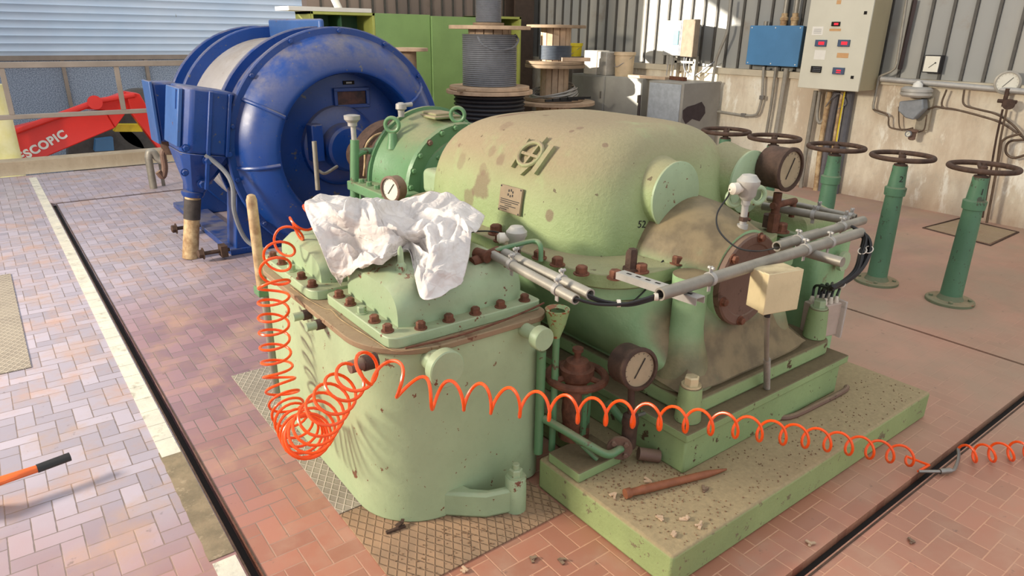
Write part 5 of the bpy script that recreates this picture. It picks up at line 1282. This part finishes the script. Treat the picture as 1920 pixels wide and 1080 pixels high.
#SECTION:HOSE
# ------------------------------------------------------------------ orange coiled air hose
def helix(ctrl, name, label, r=.0055, step=22):
    # ctrl: list of (point, coil radius, turns accumulated)
    P = [Vector(c[0]) for c in ctrl]; K = 10
    cen = cr(P, K); rad = []; trn = []
    for i in range(len(ctrl)-1):
        for j in range(K):
            t = j/K; rad.append(ctrl[i][1]*(1-t)+ctrl[i+1][1]*t); trn.append(ctrl[i][2]*(1-t)+ctrl[i+1][2]*t)
    rad.append(ctrl[-1][1]); trn.append(ctrl[-1][2])
    cen = cen; T = []
    for i in range(len(cen)):
        a = cen[max(i-1, 0)]; b = cen[min(i+1, len(cen)-1)]; T.append((b-a).normalized())
    x, y, _ = frame(T[0]); F = []
    for i in range(len(cen)):
        if i:
            ax = T[i-1].cross(T[i])
            if ax.length > 1e-8: x = Matrix.Rotation(T[i-1].angle(T[i]), 3, ax.normalized()) @ x
        x = (x-T[i]*x.dot(T[i])).normalized(); F.append((x.copy(), T[i].cross(x)))
    N = int(trn[-1]*step); out = []
    ta = np.array(trn); idx = np.arange(len(trn))
    for k in range(N+1):
        t = trn[-1]*k/N; f = float(np.interp(t, ta, idx)); i = min(int(f), len(cen)-2); u = f-i
        c = cen[i].lerp(cen[i+1], u); xx_ = F[i][0].lerp(F[i+1][0], u); yy_ = F[i][1].lerp(F[i+1][1], u); rr = rad[i]*(1-u)+rad[i+1]*u
        a = 2*PI*t; out.append(c+xx_*(rr*math.cos(a))+yy_*(rr*math.sin(a)))
    return out
L_ = [(PX(590, 395, 1.05), .045, 0), (PX(552, 432, .98), .05, 1.6), (PX(522, 478, .86), .056, 3.2), (PX(514, 540, .79), .058, 5.2), (PX(514, 620, .775), .058, 8.2), (PX(522, 700, .77), .06, 11.2), (PX(540, 768, .76), .066, 14),
      (PX(564, 812, .74), .076, 17.2), (PX(578, 818, .73), .080, 20.5), (PX(598, 788, .73), .075, 23), (PX(628, 745, .75), .065, 25.4), (PX(661, 708, .78), .055, 27.2), (PX(697, 690, .79), .05, 28.3)]
end = PZ(1738, 880, .03); d0 = depth(PX(697, 690, .79)); d1 = depth(end)
R_ = []
cpx = [(745, 712, .048, 29.2), (800, 738, .046, 30.2), (870, 742, .045, 31.4), (945, 752, .045, 32.8), (1050, 765, .045, 34.8), (1150, 774, .044, 36.7), (1250, 784, .044, 38.7), (1350, 795, .043, 40.8), (1450, 810, .042, 43.0), (1550, 826, .041, 45.4), (1650, 845, .04, 48.0), (1715, 858, .038, 49.7)]
for x, y, r, t in cpx:
    f = (x-697)/(1738-697); dp = 1/((1-f)/d0+f/d1); R_.append((PD(x, y, dp), r, t))
hs = thing('coiled_air_hose', 'bright orange coiled air hose looping over the gear case and across to the right', 'hose', (1.2, 1.9, 0))
pts = helix(L_+R_, 'hose', '')
pts.append(PZ(1742, 872, .02)+UP*.0)
MB().tube(pts, .0056, 7).build('coil', 'orange', hs)
a = PZ(1722, 884, .018); b = PZ(1762, 884, .018); c = PZ(1782, 882, .018); d_ = PZ(1798, 870, .02); e_ = PZ(1800, 855, .04)
MB().cyl(pts[-1], a, .006).build('hose_end', 'orange', hs)
MB().cyl(a, b, .007).build('nipple', 'steel', hs)
MB().cyl(b, c, .012).build('quick_coupler', 'steel', hs)
h2 = thing('coiled_air_hose', 'second orange coiled hose lying on the floor at the right edge', 'hose', PZ(1870, 850, 0))
q0 = PZ(1800, 858, .035)
pts2 = helix([(PZ(1806, 850, .05), .035, 0), (PZ(1840, 850, .05), .038, 1), (PZ(1900, 846, .05), .04, 2.8), (PZ(1990, 842, .05), .04, 5.6)], '', '')
MB().tube(pts2, .0056, 7).build('coil', 'orange', h2)
MB().tube(cr([c, PZ(1790, 879, .018), pts2[0].lerp(d_, .6), pts2[0]], 5), .007, 8).build('nipple', 'steel', h2)

# orange axe handle at the left edge
ah = thing('tool_handle', 'orange tool handle with black grip tilting in at the left edge above the floor', 'tool', PZ(60, 900, 0))
hA = PX(-40, 912, -.17); hB = PX(72, 876, -.02); hC = PX(134, 856, .03)
hB = PZ(72, 878, .10); hA = PZ(-70, 925, .10); hC = PZ(134, 855, .10)
ax_ = (hC-hA).normalized(); sd = UP.cross(ax_).normalized()
def bladed(P, w0, w1, th):
    rows = []
    n_ = len(P)
    for i, p in enumerate(P):
        w_ = w0+(w1-w0)*i/(n_-1); rows.append([p+sd*(w_*c_)+UP*(th*s_) for c_, s_ in [(math.cos(2*PI*k/12), math.sin(2*PI*k/12)) for k in range(12)]])
    return MB().loft(rows)
bladed([hA.lerp(hB, i/5) for i in range(6)], .034, .019, .014).build('shaft', plain('orange_plastic', (232, 104, 36), .4), ah)
bladed([hB.lerp(hC, i/3-.04) for i in range(4)], .022, .024, .016).build('grip', 'black', ah)
hd = MB(); hd.cbox(hA-UP*.03, (.10, .05, .13), .3); hd.build('head', 'black', ah, bevel=.01)

# ------------------------------------------------------------------ white crumpled cloth
ctl = [  # rows back to front; pixel + height
 [(600, 362, 1.06), (672, 372, 1.02), (735, 378, 1.03), (790, 362, 1.06), (850, 366, 1.06), (908, 402, 1.00)],
 [(572, 378, 1.08), (640, 392, 1.10), (690, 372, 1.10), (745, 400, 1.04), (800, 405, 1.02), (898, 432, .99)],
 [(582, 418, 1.05), (655, 425, 1.04), (700, 412, 1.08), (755, 432, 1.05), (840, 404, 1.08), (884, 436, 1.04)],
 [(600, 460, .98), (668, 462, .97), (720, 455, 1.01), (782, 452, 1.00), (830, 450, 1.03), (882, 462, 1.01)],
 [(618, 508, .88), (664, 488, .94), (710, 480, 1.0), (770, 462, .975), (805, 500, .99), (878, 500, .96)],
 [(640, 536, .80), (668, 502, .93), (712, 499, .965), (765, 474, .96), (793, 557, .905), (868, 526, .93)]]
CP = [[PZ(x, y, z) for x, y, z in row] for row in ctl]
NU, NVV = 150, 110
def cr1(P, t):
    n = len(P)-1; f = t*n; i = min(int(f), n-1); u = f-i
    a = P[max(i-1, 0)]; b = P[i]; c = P[i+1]; d = P[min(i+2, n)]
    return .5*((2*b)+(c-a)*u+(2*a-5*b+4*c-d)*u*u+(3*b-a-3*c+d)*u**3)
vs = []
for j in range(NVV+1):
    col = j/NVV
    for i in range(NU+1):
        u = i/NU
        p = cr1([cr1(r_, u) for r_ in CP], col)
        q = Vector((u*5.2, col*4.2, 3.1)); w_ = noise.noise_vector(q*.8)*.5
        a = 1-abs(noise.noise(q+w_))*2; b = 1-abs(noise.noise(q*2.1+w_*2+Vector((7, 1, 2))))*2; c = 1-abs(noise.noise(q*4.3+Vector((3, 9, 2))))*2
        long_ = 1-abs(noise.noise(Vector((u*9+.8*math.sin(col*3), col*1.6, 8.2))))*2
        edge = min(1, 4*min(u, 1-u)+.35, 4*min(col, 1-col)+.35)
        q2 = Vector((u*6.5+.6*w_.x, col*4.6+.6*w_.y, 1.7)); dd, _pp = noise.voronoi(q2); f1 = min(dd[1]-dd[0], .6)
        dd, _pp = noise.voronoi(Vector((u*13+w_.z*1.5, col*8+w_.x*1.5, 5.1))); f2 = min(dd[1]-dd[0], .6)
        h = (a*.034+b*.008+f1*.07+f2*.036+long_*.018-.055)*edge
        lat = noise.noise_vector(q*1.3+Vector((11, 4, 6)))*.02
        p = p+UP*h*.8-_R0.cross(UP)*(-h*.35)+lat*edge
        vs.append(p)
fs = [(j*(NU+1)+i, j*(NU+1)+i+1, (j+1)*(NU+1)+i+1, (j+1)*(NU+1)+i) for j in range(NVV) for i in range(NU)]
cl = MB().add(vs, fs).build('crumpled_cloth', 'cloth', label='crumpled white cloth garment heaped over the green gear case covers', cat='cloth', smooth=55)
so_ = cl.modifiers.new('thick', 'SOLIDIFY'); so_.thickness = .002; so_.offset = -1

# ------------------------------------------------------------------ debris chips
chips = [(1283, 972, 'tan splinter near the steel punch on the plinth'), (1238, 972, 'brown flake left of the tan splinter on the plinth'), (1262, 1002, 'dark flake below the tan splinter on the plinth'), (1310, 984, 'brown flake right of the tan splinter on the plinth'), (1322, 918, 'dried plant clump on the plinth below the punch'), (1214, 902, 'pale shaving just left of the steel punch'), (1150, 930, 'pale crumb near the near end of the punch'),
         (1055, 1052, 'dark crumb on red tiles before the plinth'), (1000, 1050, 'small stone on red tiles before the plinth'), (1708, 1016, 'brown crumb on the red tiles at lower right'), (1520, 1020, 'pale chip on the tiles between plinth and slot'), (872, 1068, 'dark curl of dirt at the front edge of the tan chequer plate')]
for x, y, lab in chips:
    z = .14 if lab.find('plinth') > 0 and y < 1010 and x < 1400 or 'punch' in lab else 0
    p = PZ(x, y, z+.004); m = MB()
    for k in range(3): m.cbox(p+Vector((random.uniform(-.008, .008), random.uniform(-.008, .008), .002*k)), (.02+.012*random.random(), .007+.006*random.random(), .005), random.random()*3)
    m.build('debris_flake', 'wood' if 'tan' in lab or 'pale' in lab else 'brown', label=lab, cat='debris', smooth=0)
# loose grit swept round the machine
m = MB()
for k in range(900):
    r_ = random.random()
    if r_ < .5: x, y, z = random.uniform(1.56, 1.92), 1.1+abs(random.gauss(.3, .18)), .14
    elif r_ < .8: x, y, z = random.uniform(1.95, 3.38), random.uniform(1.11, 1.37), .14
    else: x, y, z = random.uniform(.85, 1.51), random.uniform(1.62, 1.8), .006
    if z > .1 and y > 1.76: continue
    s_ = random.uniform(.0015, .004); m.cbox((x, y, z+s_*.5), (s_*1.6, s_, s_), random.random()*3)
m.build('grit', plain('pale_brown_grit', (138, 108, 82), .9), label='loose brown grit scattered over the plinth and chequer plate', cat='grit', kind='stuff', smooth=0)
